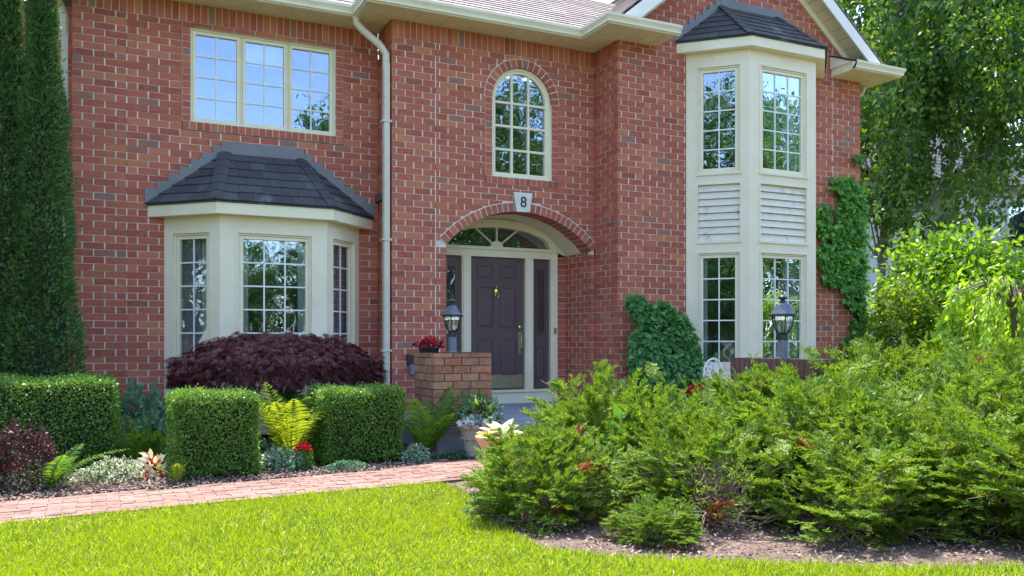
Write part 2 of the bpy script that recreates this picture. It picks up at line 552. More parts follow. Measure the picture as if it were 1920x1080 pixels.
def wall_frame(O, ex, en):
    ex = np.array(ex, float)
    en = np.array(en, float)
    O = np.array(O, float)

    def f(s, t, z):
        p = O + ex * s + en * t
        return (p[0], p[1], z)
    return f


FRONT = lambda Y: wall_frame((0, Y, 0), (1, 0, 0), (0, -1, 0))      # s = X
# ------------------------------------------------------------------ brickwork
BC, BL = 0.088, 0.25       # course height, brick pitch
HJ, VJ = 0.009, 0.014     # bed joint, head joint


class Opening:
    def __init__(s, a, b, z0, z1, arc=None):
        s.a, s.b, s.z0, s.z1, s.arc = a, b, z0, z1, arc     # arc = (centre x, centre z, radius) above z1

    def top(s):
        return s.arc[1] + s.arc[2] if s.arc else s.z1

    def span(s, zl, zh, shrink=0.0):
        zm = (zl + zh) / 2
        if s.arc and zm > s.z1:
            r = s.arc[2] - shrink
            q = r * r - (zm - s.arc[1]) ** 2
            if q <= 0:
                return None
            h = math.sqrt(q)
            return s.arc[0] - h, s.arc[0] + h
        return s.a, s.b


def cut(iv, hole):
    out = []
    for a, b in iv:
        if hole[1] <= a or hole[0] >= b:
            out.append((a, b))
            continue
        if hole[0] > a:
            out.append((a, hole[0]))
        if hole[1] < b:
            out.append((hole[1], b))
    return out


hd = None


def lay(bk, fr, a, b, zl, zh, off, t1, jit=.0016, joints=()):
    """bricks of one course between a and b."""
    edges = [a]
    k = math.ceil((a - off) / BL + 1e-6)
    while off + k * BL < b:
        edges.append(off + k * BL)
        k += 1
    edges.append(b)
    for j in joints:
        if a < j < b:
            edges = sorted(edges + [j])
    e2 = [edges[0]]
    for e in edges[1:-1]:
        if e - e2[-1] > .055 and b - e > .055 or e in joints:
            e2.append(e)
    e2.append(edges[-1])
    for i in range(len(e2) - 1):
        s0 = e2[i] + (VJ / 2 if i > 0 else 0)
        s1 = e2[i + 1] - (VJ / 2 if i < len(e2) - 2 else 0)
        tj = t1 + random.uniform(-jit, jit)
        if i > 0 and random.random() < .93:
            hw = VJ / 2 + random.uniform(-.001, .002)
            hd.fbox(fr, e2[i] - hw, e2[i] + hw, -.09, t1 - .0022, zl + HJ * .35 - random.uniform(0, .004), zh - HJ * .35 + random.uniform(0, .004))
        bk.fbox(fr, s0 + random.uniform(0, .002), s1 - random.uniform(0, .002), -.1, tj, zl + HJ / 2 + random.uniform(-.001, .001), zh - HJ / 2 + random.uniform(-.001, .001))


def brick_wall(bk, mo, fr, s0, s1, z0, z1, opens=(), quoins=(), joints=(), shape=None, phase=0.0):
    k = math.floor(z0 / BC)
    while k * BC < z1 - 1e-4:
        zl, zh = max(z0, k * BC), min(z1, (k + 1) * BC)
        if zh - zl > .015:
            base = [(s0, s1)]
            if shape:
                q = shape((zl + zh) / 2)
                base = [(max(s0, q[0]), min(s1, q[1]))] if q and q[1] - q[0] > .1 else []
            iv, mv = list(base), list(base)
            extra = []
            for o in opens:
                if zh <= o.z0 or zl >= o.top():
                    continue
                sp, sm = o.span(zl, zh), o.span(zl, zh, .05 if o.arc and zh > o.z1 else 0)
                if sp:
                    iv = cut(iv, sp)
                if sm:
                    mv = cut(mv, sm)
                if sp and zl < o.z0 - .012 and o.z0 < zh:
                    extra.append((sp[0], sp[1], zl, o.z0))
                if sp and not o.arc and zl < o.z1 and o.z1 < zh - .012:
                    extra.append((sp[0], sp[1], o.z1, zh))
            off = phase + (BL / 2 if k % 2 else 0)
            rec = (k % 6 == 5)
            for a, b in iv:
                segs = [(a, b, 0.0)]
                for (q0, q1) in quoins:
                    ns = []
                    for (x, y, t) in segs:
                        lo, hi = max(x, q0), min(y, q1)
                        if hi <= lo or not rec:
                            ns.append((x, y, t))
                            continue
                        if lo > x:
                            ns.append((x, lo, t))
                        ns.append((lo, hi, -.007))
                        if hi < y:
                            ns.append((hi, y, t))
                    segs = ns
                for (x, y, t) in segs:
                    lay(bk, fr, x, y, zl, zh, off, t, joints=joints)
            for a, b in mv:
                mo.fbox(fr, a + .009, b - .009, -.1, -.0058 if not rec else -.0125, zl, zh)
            for (a, b, x, y) in extra:
                lay(bk, fr, a, b, x, y, off, 0.0)
                mo.fbox(fr, a, b, -.1, -.007, x, y)
        k += 1


def soldiers(bk, mo, fr, s0, s1, z0, z1, t=0.003, pitch=BC, d=.1):
    n = max(1, round((s1 - s0) / pitch))
    p = (s1 - s0) / n
    for i in range(n):
        bk.fbox(fr, s0 + i * p + .005, s0 + (i + 1) * p - .005, -d, t + random.uniform(-.002, .002), z0 + .004, z1 - .004)
    mo.fbox(fr, s0 + .008, s1 - .008, -d, t - .0055, z0 + .001, z1 - .001)


def stack(bk, mo, fr, s0, s1, z0, z1, t=0.003):
    n = max(1, round((z1 - z0) / BC))
    p = (z1 - z0) / n
    for i in range(n):
        bk.fbox(fr, s0 + .004, s1 - .004, -.1, t + random.uniform(-.002, .002), z0 + i * p + .004, z0 + (i + 1) * p - .004)
    hd.fbox(fr, s0, s1, -.1, t - .004, z0, z1)


def ring(bk, mo, fr, cx, cz, r0, r1, a0, a1, depth=.1, t=.006):
    n = max(3, round((r0 * (a1 - a0)) / .085))
    da = (a1 - a0) / n

    def pt(r, a, tt):
        return fr(cx + r * math.cos(a), tt, cz + r * math.sin(a))
    for i in range(n):
        g = .0058 / r0
        b0, b1 = a0 + i * da + g, a0 + (i + 1) * da - g
        tt = t + random.uniform(-.002, .002)
        bk.hexa([pt(r0, b0, -depth), pt(r0, b1, -depth), pt(r0, b1, tt), pt(r0, b0, tt), pt(r1, b0, -depth), pt(r1, b1, -depth), pt(r1, b1, tt), pt(r1, b0, tt)])
        c0, c1 = a0 + i * da, a0 + (i + 1) * da
        m0, m1, tm = r0 + .004, r1 + .011, t - .0035
        hd.hexa([pt(m0, c0, -depth), pt(m0, c1, -depth), pt(m0, c1, tm), pt(m0, c0, tm), pt(m1, c0, -depth), pt(m1, c1, -depth), pt(m1, c1, tm), pt(m1, c0, tm)])


# ------------------------------------------------------------------ shingled slopes
def shingle_slope(mb, A, B, C, D, rows, tab, thick=.012, u=None):
    """A,B lower left/right corner, C,D upper right/left. Rows of tabs, each with its lower edge lifted."""
    A, B, C, D = [np.array(p, float) for p in (A, B, C, D)]
    ex = nrm(B - A)
    up = nrm(((D - A) - ex * np.dot(D - A, ex)))
    nn = np.cross(ex, up)
    if nn[2] < 0:
        nn = -nn
    H = np.dot(D - A, up)
    W = np.dot(B - A, ex)
    dl, cl = np.dot(D - A, ex), np.dot(C - A, ex)
    lf = lambda v: dl * v
    rt = lambda v: W + (cl - W) * v
    for i in range(rows):
        v0, v1 = i / rows, min(1.0, (i + 1.25) / rows)
        x = min(lf(v0), lf(v1)) - random.uniform(0, tab)
        xe = max(rt(v0), rt(v1))
        while x < xe:
            w = tab * random.uniform(.75, 1.25)
            a, b = x + .002, x + w - .002
            q = [(max(a, lf(v0)), v0), (min(b, rt(v0)), v0), (min(b, rt(v1)), v1), (max(a, lf(v1)), v1)]
            x += w
            if q[1][0] - q[0][0] < .004 and q[2][0] - q[3][0] < .004:
                continue
            if q[1][0] < q[0][0]:
                m = min(max((q[0][0] + q[1][0]) / 2, lf(v0)), rt(v0)); q[0] = (m, v0); q[1] = (m + .001, v0)
            if q[2][0] < q[3][0]:
                m = min(max((q[2][0] + q[3][0]) / 2, lf(v1)), rt(v1)); q[3] = (m, v1); q[2] = (m + .001, v1)
            dv = random.uniform(-.06, .06) / rows if thick > .013 else random.uniform(-.02, .02) / rows
            lift = [thick * 1.5, thick * 1.5, .003, .003]
            lo, hi = [], []
            for (s, v), l in zip(q, lift):
                vv = v + (dv if v == v0 and i > 0 else 0)
                p = A + ex * s + up * (vv * H)
                lo.append(p + nn * (l - thick))
                hi.append(p + nn * l)
            mb.hexa(lo + hi)


def slab(mb, pts, th):
    """flat polygon pts with thickness th downwards."""
    mb.prism(pts, (0, 0, -th))




def build_multi(name, parts, parent=None, smooth=False, bevel=0):
    """several builders, one mesh, one material slot each."""
    V, F, I = [], [], []
    me = bpy.data.meshes.new(name)
    for k, (mb, mat) in enumerate(parts):
        n = len(V)
        V += [tuple(map(float, p)) for p in mb.v]
        F += [tuple(i + n for i in f) for f in mb.f]
        I += [k] * len(mb.f)
        me.materials.append(M[mat])
    me.from_pydata(V, [], F)
    me.polygons.foreach_set('material_index', I)
    if smooth:
        me.polygons.foreach_set('use_smooth', [True] * len(F))
    me.update()
    return link(name, me, parent, bevel)


# ================================================================== THE HOUSE
YL, YM, YW, YD = 11.90, 11.28, 10.645, 12.07        # left wall, middle wall, wing wall, door wall
XL, XM, XW, XR = -0.22, 3.65, 6.84, 11.67           # corners from left to right
ZS = 5.60                                           # underside of the eaves
house = thing('brick_house', 'red brick house with cream bay windows and purple front door', 'house', (5.6, 12.0, 0))
PF = 0.285                                          # porch floor

# --- openings
WUL = (1.149, 3.04, 4.08, 5.30)                     # upper left window
ARX, ARZ, ARW = 5.62, 4.72, 0.48                    # arched window: centre, spring, half width
AWB = 3.60
ECX, EHW, ECZ, ER = 5.61, 1.17, 1.542, 1.573        # entry arch
ESP = ECZ + math.sqrt(ER ** 2 - EHW ** 2)
aE = math.asin(EHW / ER)

bk, mo, hd = MB(), MB(), MB()
fl = FRONT(YL)
brick_wall(bk, mo, fl, XL, XM, 0, 5.36,
           opens=[Opening(WUL[0] - .105, WUL[1] + .105, WUL[2] - .11, 5.36), Opening(.845, 3.355, 0, 2.9)],
           quoins=[(XL, .395)], joints=(.395,), phase=.02)
soldiers(bk, mo, fl, XL, XM, 5.36, ZS)
stack(bk, mo, fl, WUL[0] - .105, WUL[0], WUL[2], 5.36)
stack(bk, mo, fl, WUL[1], WUL[1] + .105, WUL[2], 5.36)
soldiers(bk, mo, fl, WUL[0] - .105, WUL[1] + .105, WUL[2] - .11, WUL[2] - .002, t=.012)
soldiers(bk, mo, fl, WUL[0], WUL[1], 5.30, 5.36, pitch=.26)
build_multi('wall', [(bk, 'brick'), (mo, 'mortar'), (hd, 'head_joint')], house)

bk, mo, hd = MB(), MB(), MB()
fm = FRONT(YM)
ring_r1 = ER + .125
brick_wall(bk, mo, fm, XM, XW, 0, 5.36,
           opens=[Opening(ARX - ARW - .105, ARX + ARW + .105, AWB - .11, ARZ, (ARX, ARZ, ARW + .12)),
                  Opening(ECX - EHW, ECX + EHW, 0, ESP - .02, (ECX, ECZ, ring_r1))],
           quoins=[(XM, 4.28)], joints=(4.28,), phase=.09)
soldiers(bk, mo, fm, XM, XW, 5.36, ZS)
stack(bk, mo, fm, ARX - ARW - .105, ARX - ARW, AWB, ARZ)
stack(bk, mo, fm, ARX + ARW, ARX + ARW + .105, AWB, ARZ)
soldiers(bk, mo, fm, ARX - ARW - .105, ARX + ARW + .105, AWB - .11, AWB - .002, t=.012)
ring(bk, mo, fm, ARX, ARZ, ARW, ARW + .12, 0, math.pi)
ring(bk, mo, fm, ECX, ECZ, ER, ring_r1, math.pi / 2 - aE, math.pi / 2 + aE, depth=.30, t=.012)
mo.fbox(fm, ECX + EHW + .003, XW - .004, -.1, -.013, ESP - .12, ESP + .3)
mo.fbox(fm, ECX - EHW - .14, ECX - EHW - .003, -.1, -.013, ESP - .12, ESP + .12)
# side walls of the entry and the brick strips beside the door frame
fj = wall_frame((ECX + EHW, 0, 0), (0, 1, 0), (-1, 0, 0))
brick_wall(bk, mo, fj, YM + .1, YD, 0, ESP + .02, phase=.1)
fj = wall_frame((ECX - EHW, 0, 0), (0, 1, 0), (1, 0, 0))
brick_wall(bk, mo, fj, YM + .1, YD, 0, ESP + .02, phase=.1)
fdw = FRONT(YD)
brick_wall(bk, mo, fdw, ECX - EHW - .02, 4.555, 0, ESP - .02, phase=.05)
brick_wall(bk, mo, fdw, 6.625, ECX + EHW + .02, 0, ESP - .02, phase=.16)
# left return of the middle block
fj = wall_frame((XM, 0, 0), (0, 1, 0), (-1, 0, 0))
brick_wall(bk, mo, fj, YM + .1, YL, 0, 5.36, phase=.1, quoins=[(YM, YL)])
soldiers(bk, mo, fj, YM + .1, YL, 5.36, ZS)
build_multi('wall', [(bk, 'brick'), (mo, 'mortar'), (hd, 'head_joint')], house)

GX, GS, GZ = 9.25, 0.82, 7.94                        # gable: ridge X, slope, top of roof at the ridge
bk, mo, hd = MB(), MB(), MB()
fw_ = FRONT(YW)
gz = 7.68
brick_wall(bk, mo, fw_, XW, XR, 0, gz,
           opens=[Opening(8.085, 10.655, 0, 5.64)],
           quoins=[(XW, 7.30), (11.05, XR)], joints=(11.05,), phase=.03,
           shape=lambda z: (XW, XR) if z < 5.84 else (GX - (gz - z) / GS, GX + (gz - z) / GS))
fj = wall_frame((XW, 0, 0), (0, 1, 0), (-1, 0, 0))
brick_wall(bk, mo, fj, YW + .1, YM, 0, 5.36, phase=.1, quoins=[(YW, YM)])
soldiers(bk, mo, fj, YW + .1, YM, 5.36, ZS)
fj = wall_frame((XR, 0, 0), (0, 1, 0), (1, 0, 0))
brick_wall(bk, mo, fj, YW + .1, 15.0, 0, ZS, phase=.1)
build_multi('wall', [(bk, 'brick'), (mo, 'mortar'), (hd, 'head_joint')], house)

# recessed wing further back on the left, and the plain back of the shell
bk, mo, hd = MB(), MB(), MB()
brick_wall(bk, mo, FRONT(13.3), -4.5, XL - .02, 0, ZS + .2, phase=.02)
fj = wall_frame((XL, 0, 0), (0, 1, 0), (-1, 0, 0))
brick_wall(bk, mo, fj, YL + .1, 13.3, 0, ZS, phase=.1)
build_multi('wall', [(bk, 'brick'), (mo, 'mortar'), (hd, 'head_joint')], house)
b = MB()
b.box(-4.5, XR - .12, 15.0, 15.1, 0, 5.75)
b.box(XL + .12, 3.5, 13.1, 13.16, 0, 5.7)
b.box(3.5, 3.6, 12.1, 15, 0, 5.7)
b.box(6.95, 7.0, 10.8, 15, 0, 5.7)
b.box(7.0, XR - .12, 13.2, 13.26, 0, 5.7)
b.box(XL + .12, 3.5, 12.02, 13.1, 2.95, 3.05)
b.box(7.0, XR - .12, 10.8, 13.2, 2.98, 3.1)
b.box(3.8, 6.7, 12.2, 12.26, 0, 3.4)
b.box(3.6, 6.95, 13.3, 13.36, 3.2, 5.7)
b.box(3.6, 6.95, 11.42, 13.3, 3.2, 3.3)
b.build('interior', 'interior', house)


# ------------------------------------------------------------------ windows
def pleats(fr, s0, s1, z0, z1, t, amp, n, mat, name, parent):
    mb = MB()
    N = n * 6
    P = []
    for i in range(N + 1):
        f = i / N
        P.append((s0 + (s1 - s0) * f, t + amp * math.sin(2 * math.pi * n * f) + .3 * amp * math.sin(2 * math.pi * n * f * .37 + 1)))
    for i in range(N):
        a, c = P[i], P[i + 1]
        mb.quad(fr(a[0], a[1], z0), fr(c[0], c[1], z0), fr(c[0], c[1], z1), fr(a[0], a[1], z1))
        mb.quad(fr(a[0], a[1] - .004, z0), fr(c[0], c[1] - .004, z0), fr(c[0], c[1] - .004, z1), fr(a[0], a[1] - .004, z1))
    return mb.build(name, mat, parent, smooth=True)


def window(parent, fr, s0, s1, z0, z1, cols, rows, sashes=1, nest=True, glass='glass', fw=.042, t0=-.02, curtains=()):
    f = MB()
    dp = .075

    def rim(a, b, c, d, w, ta, tb):
        f.fbox(fr, a, a + w, ta, tb, c, d)
        f.fbox(fr, b - w, b, ta, tb, c, d)
        f.fbox(fr, a + w, b - w, ta, tb, d - w, d)
        f.fbox(fr, a + w, b - w, ta, tb, c, c + w)
    rim(s0, s1, z0, z1, fw * .55, t0 - dp, t0)
    a, b_, c, d = s0 + fw * .55, s1 - fw * .55, z0 + fw * .55, z1 - fw * .55
    W = (b_ - a) / sashes
    g, gl = MB(), MB()
    for k in range(sashes):
        x0, x1 = a + k * W + (.012 if k else 0), a + (k + 1) * W - (.012 if k < sashes - 1 else 0)
        rim(x0 + .003, x1 - .003, c + .003, d - .003, fw, t0 - dp + .01, t0 - .014)
        if k:
            f.fbox(fr, x0 - .0235, x0 - .0005, t0 - dp, t0 - .024, c, d)
        gx0, gx1, gz0, gz1 = x0 + fw, x1 - fw, c + fw, d - fw
        gl.fbox(fr, gx0 - .004, gx1 + .004, t0 - .05, t0 - .044, gz0 - .004, gz1 + .004)
        for i in range(1, cols):
            x = gx0 + (gx1 - gx0) * i / cols
            g.fbox(fr, x - .009, x + .009, t0 - .043, t0 - .033, gz0, gz1)
        for j in range(1, rows):
            z = gz0 + (gz1 - gz0) * j / rows
            g.fbox(fr, gx0, gx1, t0 - .043, t0 - .0335, z - .009, z + .009)
    w = f.build('window' if nest else 'window_frame', 'cream_trim', parent, bevel=.004)
    p2 = w if nest else parent
    pre = '' if nest else 'window_'
    g.build(pre + 'grille', 'grille', p2)
    gl.build(pre + 'glass', glass, p2)
    for (c0, c1, zz0, zz1, mat, n) in curtains:
        pleats(fr, s0 + (s1 - s0) * c0, s0 + (s1 - s0) * c1, z0 + (z1 - z0) * zz0, z0 + (z1 - z0) * zz1, t0 - .13, .016, n, mat, 'curtain', p2)
    return w


window(house, fl, *WUL, 2, 4, sashes=3, t0=-.045, curtains=[(.34, .66, .72, 1, 'curtain', 3)])

# arched window
f = MB()


def arch_band(mb, fr, cx, cz, r0, r1, a0, a1, t0, t1, n=28, ky=1.0):
    for i in range(n):
        b0, b1 = a0 + (a1 - a0) * i / n, a0 + (a1 - a0) * (i + 1) / n
        P = lambda r, a, t: fr(cx + r * math.cos(a), t, cz + ky * r * math.sin(a))
        mb.hexa([P(r0, b0, t0), P(r0, b1, t0), P(r0, b1, t1), P(r0, b0, t1), P(r1, b0, t0), P(r1, b1, t0), P(r1, b1, t1), P(r1, b0, t1)])


for (w0, w1, ta, tb) in ((0, .035, -.12, -.04), (.034, .075, -.11, -.058)):
    arch_band(f, fm, ARX, ARZ, ARW - w1, ARW - w0, 0, math.pi, ta, tb)
    f.fbox(fm, ARX - ARW + w0, ARX - ARW + w1, ta, tb, AWB + w0, ARZ)
    f.fbox(fm, ARX + ARW - w1, ARX + ARW - w0, ta, tb, AWB + w0, ARZ)
    f.fbox(fm, ARX - ARW + w1, ARX + ARW - w1, ta, tb, AWB + w0, AWB + w1)
aw = f.build('window', 'cream_trim', house)
g = MB()
iw, ri = ARW - .075, ARW - .075
zb = AWB + .075
for k in (-1, 1):
    x = ARX + k * iw / 3
    g.fbox(fm, x - .016, x + .016, -.098, -.07, zb, ARZ + math.sqrt(ri ** 2 - (iw / 3) ** 2))
rowh = (ARZ - .03 - zb) / 3
for j in (1, 2, 3):
    z = zb + rowh * j
    g.fbox(fm, ARX - iw, ARX + iw, -.0975, -.0705, z - .016, z + .016)
g.build('grille', 'cream_trim', aw)
g = MB()
pts = [fm(ARX - iw - .01, -.1, zb - .01), fm(ARX + iw + .01, -.1, zb - .01)] + [fm(ARX + (ri + .01) * math.cos(a), -.1, ARZ + (ri + .01) * math.sin(a)) for a in np.linspace(0, math.pi, 29)]
g.prism(pts, (0, .006, 0))
g.build('glass', 'glass', aw)


# ------------------------------------------------------------------ bay windows
def s_on(px, A, B):
    rx, ry = ray(px)
    e = (np.array(B) - np.array(A))
    L = np.linalg.norm(e)
    e = e / L
    m = np.array([[rx, -e[0]], [ry, -e[1]]])
    k, s = np.linalg.solve(m, np.array(A, float))
    return s


class Bay:
    TH = .09

    def __init__(s, pts):
        s.p = [np.array(p, float) for p in pts]
        s.ex, s.en, s.L = [], [], []
        for i in range(3):
            e = s.p[i + 1] - s.p[i]
            L = np.linalg.norm(e)
            e = e / L
            s.ex.append(e)
            s.L.append(L)
            s.en.append(np.array((e[1], -e[0])))
        s.q = [s.p[0] - s.en[0] * s.TH]
        for i in (1, 2):
            n = nrm(s.en[i - 1] + s.en[i])
            s.q.append(s.p[i] - n * s.TH / np.dot(n, s.en[i]))
        s.q.append(s.p[3] - s.en[2] * s.TH)

    def fr(s, i):
        return wall_frame((*s.p[i], 0), (*s.ex[i], 0), (*s.en[i], 0))

    def block(s, mb, i, s0, s1, z0, z1):
        o0, o1 = s.p[i] + s.ex[i] * s0, s.p[i] + s.ex[i] * s1
        i0 = s.q[i] if s0 <= 1e-6 else o0 - s.en[i] * s.TH
        i1 = s.q[i + 1] if s1 >= s.L[i] - 1e-6 else o1 - s.en[i] * s.TH
        mb.hexa([(*o0, z0), (*o1, z0), (*i1, z0), (*i0, z0), (*o0, z1), (*o1, z1), (*i1, z1), (*i0, z1)])

    def grow(s, d):
        """outline pushed outwards by d, ends staying on the wall."""
        out = []
        for i in range(3):
            out.append((s.p[i] + s.en[i] * d, s.ex[i]))

        def meet(a, b):
            m = np.array([[a[1][0], -b[1][0]], [a[1][1], -b[1][1]]])
            k = np.linalg.solve(m, b[0] - a[0])
            return a[0] + a[1] * k[0]
        wall = (s.p[0], np.array((1., 0.)))
        return [meet(wall, out[0]), meet(out[0], out[1]), meet(out[1], out[2]), meet(wall, out[2])]


def make_bay(pts, zbot, ztop, holes, eave_out, ftop, roof_top, T1, T2, flash_h, rows):
    """holes[i] = list of (s0, s1, z0, z1, kind, cols, rows, curtains) from bottom to top, all with the same s0, s1."""
    B = Bay(pts)
    body = MB()
    for i in range(3):
        if not holes[i]:
            B.block(body, i, 0, B.L[i], zbot, ztop)
            continue
        s0, s1 = holes[i][0][:2]
        B.block(body, i, 0, s0, zbot, ztop)
        B.block(body, i, s1, B.L[i], zbot, ztop)
        z = zbot
        for h in holes[i]:
            B.block(body, i, s0, s1, z, h[2])
            z = h[3]
        B.block(body, i, s0, s1, z, ztop)
        fr = B.fr(i)
        for (_, _, z0, z1, *_) in holes[i]:      # thin dark-shadowed stop round each opening
            body.fbox(fr, s0 - .022, s0 - .001, 0, .010, z0 - .02, z1 + .02)
            body.fbox(fr, s1 + .001, s1 + .022, 0, .010, z0 - .02, z1 + .02)
            body.fbox(fr, s0 - .001, s1 + .001, 0, .010, z1 + .001, z1 + .02)
            body.fbox(fr, s0 - .03, s1 + .03, 0, .022, z0 - .035, z0 - .001)
    bay = body.build('bay_window', 'cream', house)
    for i in range(3):
        fr = B.fr(i)
        for (s0, s1, z0, z1, kind, c, r, cur) in holes[i]:
            if kind == 'louver':
                lv = MB()
                h = (z1 - z0) / r
                for k in range(r):
                    zz = z0 + k * h
                    P = lambda s, t, z: fr(s, t, z)
                    dt = random.uniform(-.002, .002)
                    lv.hexa([P(s0 + .002, -.08, zz), P(s1 - .002, -.08, zz), P(s1 - .002, -.012 + dt, zz + .004), P(s0 + .002, -.012 + dt, zz + .004),
                             P(s0 + .002, -.08, zz + h - .004), P(s1 - .002, -.08, zz + h - .004), P(s1 - .002, -.045, zz + h - .004), P(s0 + .002, -.045, zz + h - .004)])
                lv.build('lap_siding_panel', 'siding', bay)
            else:
                window(bay, fr, s0 + .002, s1 - .002, z0 + .002, z1 - .002, c, r, nest=False, glass=kind, curtains=cur, t0=-.012)
    # eave: soffit and fascia, then the dark drip edge, then shingles
    e1 = B.grow(eave_out)
    fa = MB()
    fa.prism([(*p, ztop) for p in e1], (0, 0, ftop - ztop))
    fa.build('fascia', 'cream_trim', bay, bevel=.006)
    e2 = B.grow(eave_out + .02)
    rf = MB()
    rf.prism([(*p, ftop + .001) for p in e2], (0, 0, .014))
    zr = ftop + .016
    a, b_, c, d = [(*p, zr) for p in e2]
    t1, t2 = (T1[0], T1[1], roof_top), (T2[0], T2[1], roof_top)
    shingle_slope(rf, a, b_, t1, t1, rows, .24, .014)
    shingle_slope(rf, b_, c, t2, t1, rows, .24, .014)
    shingle_slope(rf, c, d, t2, t2, rows, .24, .014)
    for lo, hi in ((b_, t1), (c, t2)):           # hip caps
        lo, hi = np.array(lo), np.array(hi)
        n = rows
        for k in range(n):
            p, q = lo + (hi - lo) * k / n, lo + (hi - lo) * (k + 1.1) / n
            sd = nrm(np.cross(hi - lo, (0, 0, 1.)))
            w = .085
            for sg in (-1, 1):
                rf.hexa([p + (0, 0, .030), p + sd * w * sg + (0, 0, .004), q + sd * w * sg + (0, 0, -.01), q + (0, 0, .012),
                         p + (0, 0, .042), p + sd * w * sg + (0, 0, .016), q + sd * w * sg + (0, 0, .002), q + (0, 0, .024)])
    rf.build('roof', 'slate', bay)
    # stepped flashing on the brick
    fs = MB()
    Yw = pts[0][1]
    for (x0, x1) in ((a[0], T1[0]), (d[0], T2[0])):
        n = 7
        for k in range(n):
            f0, f1 = k / n, (k + 1) / n
            xa, xb = x0 + (x1 - x0) * f0, x0 + (x1 - x0) * f1
            zt = zr + (roof_top - zr) * f0 + .205
            zb_ = zr + (roof_top - zr) * f0 - .03
            fs.box(min(xa, xb), max(xa, xb), Yw - .012 - .0015 * k, Yw - .001, zb_, zt)
    fs.box(T1[0] - .03, T2[0] + .03, Yw - .030, Yw - .001, roof_top - .06, roof_top + flash_h)
    fs.build('flashing', 'flash', bay)
    return bay, B


LB = [(0.831, YL), (1.433, 11.30), (2.771, 11.30), (3.37, YL)]
lb0 = (s_on(325, LB[0], LB[1]), s_on(393, LB[0], LB[1]))
lb1 = (s_on(446, LB[1], LB[2]), s_on(584, LB[1], LB[2]))
lb2 = (s_on(623.5, LB[2], LB[3]), s_on(664, LB[2], LB[3]))
zw0, zw1 = 0.98, 2.60
cg = [(.02, .58, .0, 1, 'curtain_grey', 5), (.60, .86, 0, 1, 'curtain', 2)]
make_bay(LB, .06, 2.81,
         [[(lb0[0], lb0[1], zw0, zw1, 'glass_soft', 2, 5, cg)],
          [(lb1[0], lb1[1], zw0, zw1, 'glass', 3, 5, [(.0, .16, 0, 1, 'curtain', 2), (.84, 1, 0, 1, 'curtain', 2)])],
          [(lb2[0], lb2[1], zw0, zw1, 'glass_soft', 2, 5, [(.05, .98, 0, 1, 'curtain_grey', 5)])]],
         .14, 2.955, 3.69, (1.56, YL - .06), (2.567, YL - .06), .165, 6)

RB = [(8.06, YW), (8.71, 9.996), (10.02, 9.996), (10.67, YW)]
r0 = (s_on(1309, RB[0], RB[1]), s_on(1387, RB[0], RB[1]))
r1 = (s_on(1426, RB[1], RB[2]), s_on(1512, RB[1], RB[2]))


def zr_(px, py, A, B):
    s = s_on(px, A, B)
    e = nrm(np.array(B) - np.array(A))
    p = np.array(A) + e * s
    d = p[0] * SN + p[1] * CS
    return ZC + (HOR - py) / FPX * d


zu0, zu1 = zr_(1387, 321, *RB[:2]), zr_(1387, 121, *RB[:2])
zl0, zl1 = zr_(1387, 450, *RB[:2]), zr_(1387, 343, *RB[:2])
zd0, zd1 = 0.86, zr_(1387, 473, *RB[:2])
print('right bay z', zu0, zu1, zl0, zl1, zd1)
rc = [(.62, .97, 0, 1, 'curtain', 4)]
rb, RBB = make_bay(RB, .2, 5.55,
         [[(r0[0], r0[1], zd0, zd1, 'glass', 2, 5, [(.02, .2, 0, 1, 'curtain', 2)]), (r0[0], r0[1], zl0, zl1, 'louver', 0, 8, ()), (r0[0], r0[1], zu0, zu1, 'glass', 2, 5, ())],
          [(r1[0], r1[1], zd0, zd1, 'glass', 3, 5, rc), (r1[0], r1[1], zl0, zl1, 'louver', 0, 8, ()), (r1[0], r1[1], zu0, zu1, 'glass', 3, 5, rc)],
          []],
         .13, 5.695, 6.37, (8.73, YW - .05), (9.82, YW - .05), .14, 6)
b = MB()
sl = RBB.grow(.07)
b.prism([(*p, .70) for p in sl], (0, 0, .07))
b.build('sill', 'cream', rb, bevel=.008)

# ------------------------------------------------------------------ entry
fd = FRONT(YD)
f = MB()
DX0, DX1 = 5.137, 6.044
DZ0, DZ1 = .495, 2.52
f.fbox(fd, 4.565, 6.615, -.10, .030, PF, DZ0)                 # sill block
f.fbox(fd, 4.565, 6.615, .031, .060, DZ0 - .035, DZ0)         # nosing
zt = 2.68
f.fbox(fd, 4.565, 6.615, -.10, .040, DZ1 + .005, zt)          # transom bar
f.fbox(fd, 4.560, 6.620, .041, .066, zt - .045, zt - .010)
for a, b_ in ((4.565, 4.665), (4.985, DX0 - .005), (DX1 + .005, 6.185), (6.495, 6.615)):
    f.fbox(fd, a, b_, -.10, .042, DZ0 + .0005, DZ1 + .0045)
    f.fbox(fd, a + .022, b_ - .022, .043, .058, DZ0 + .0005, DZ1 + .0045)
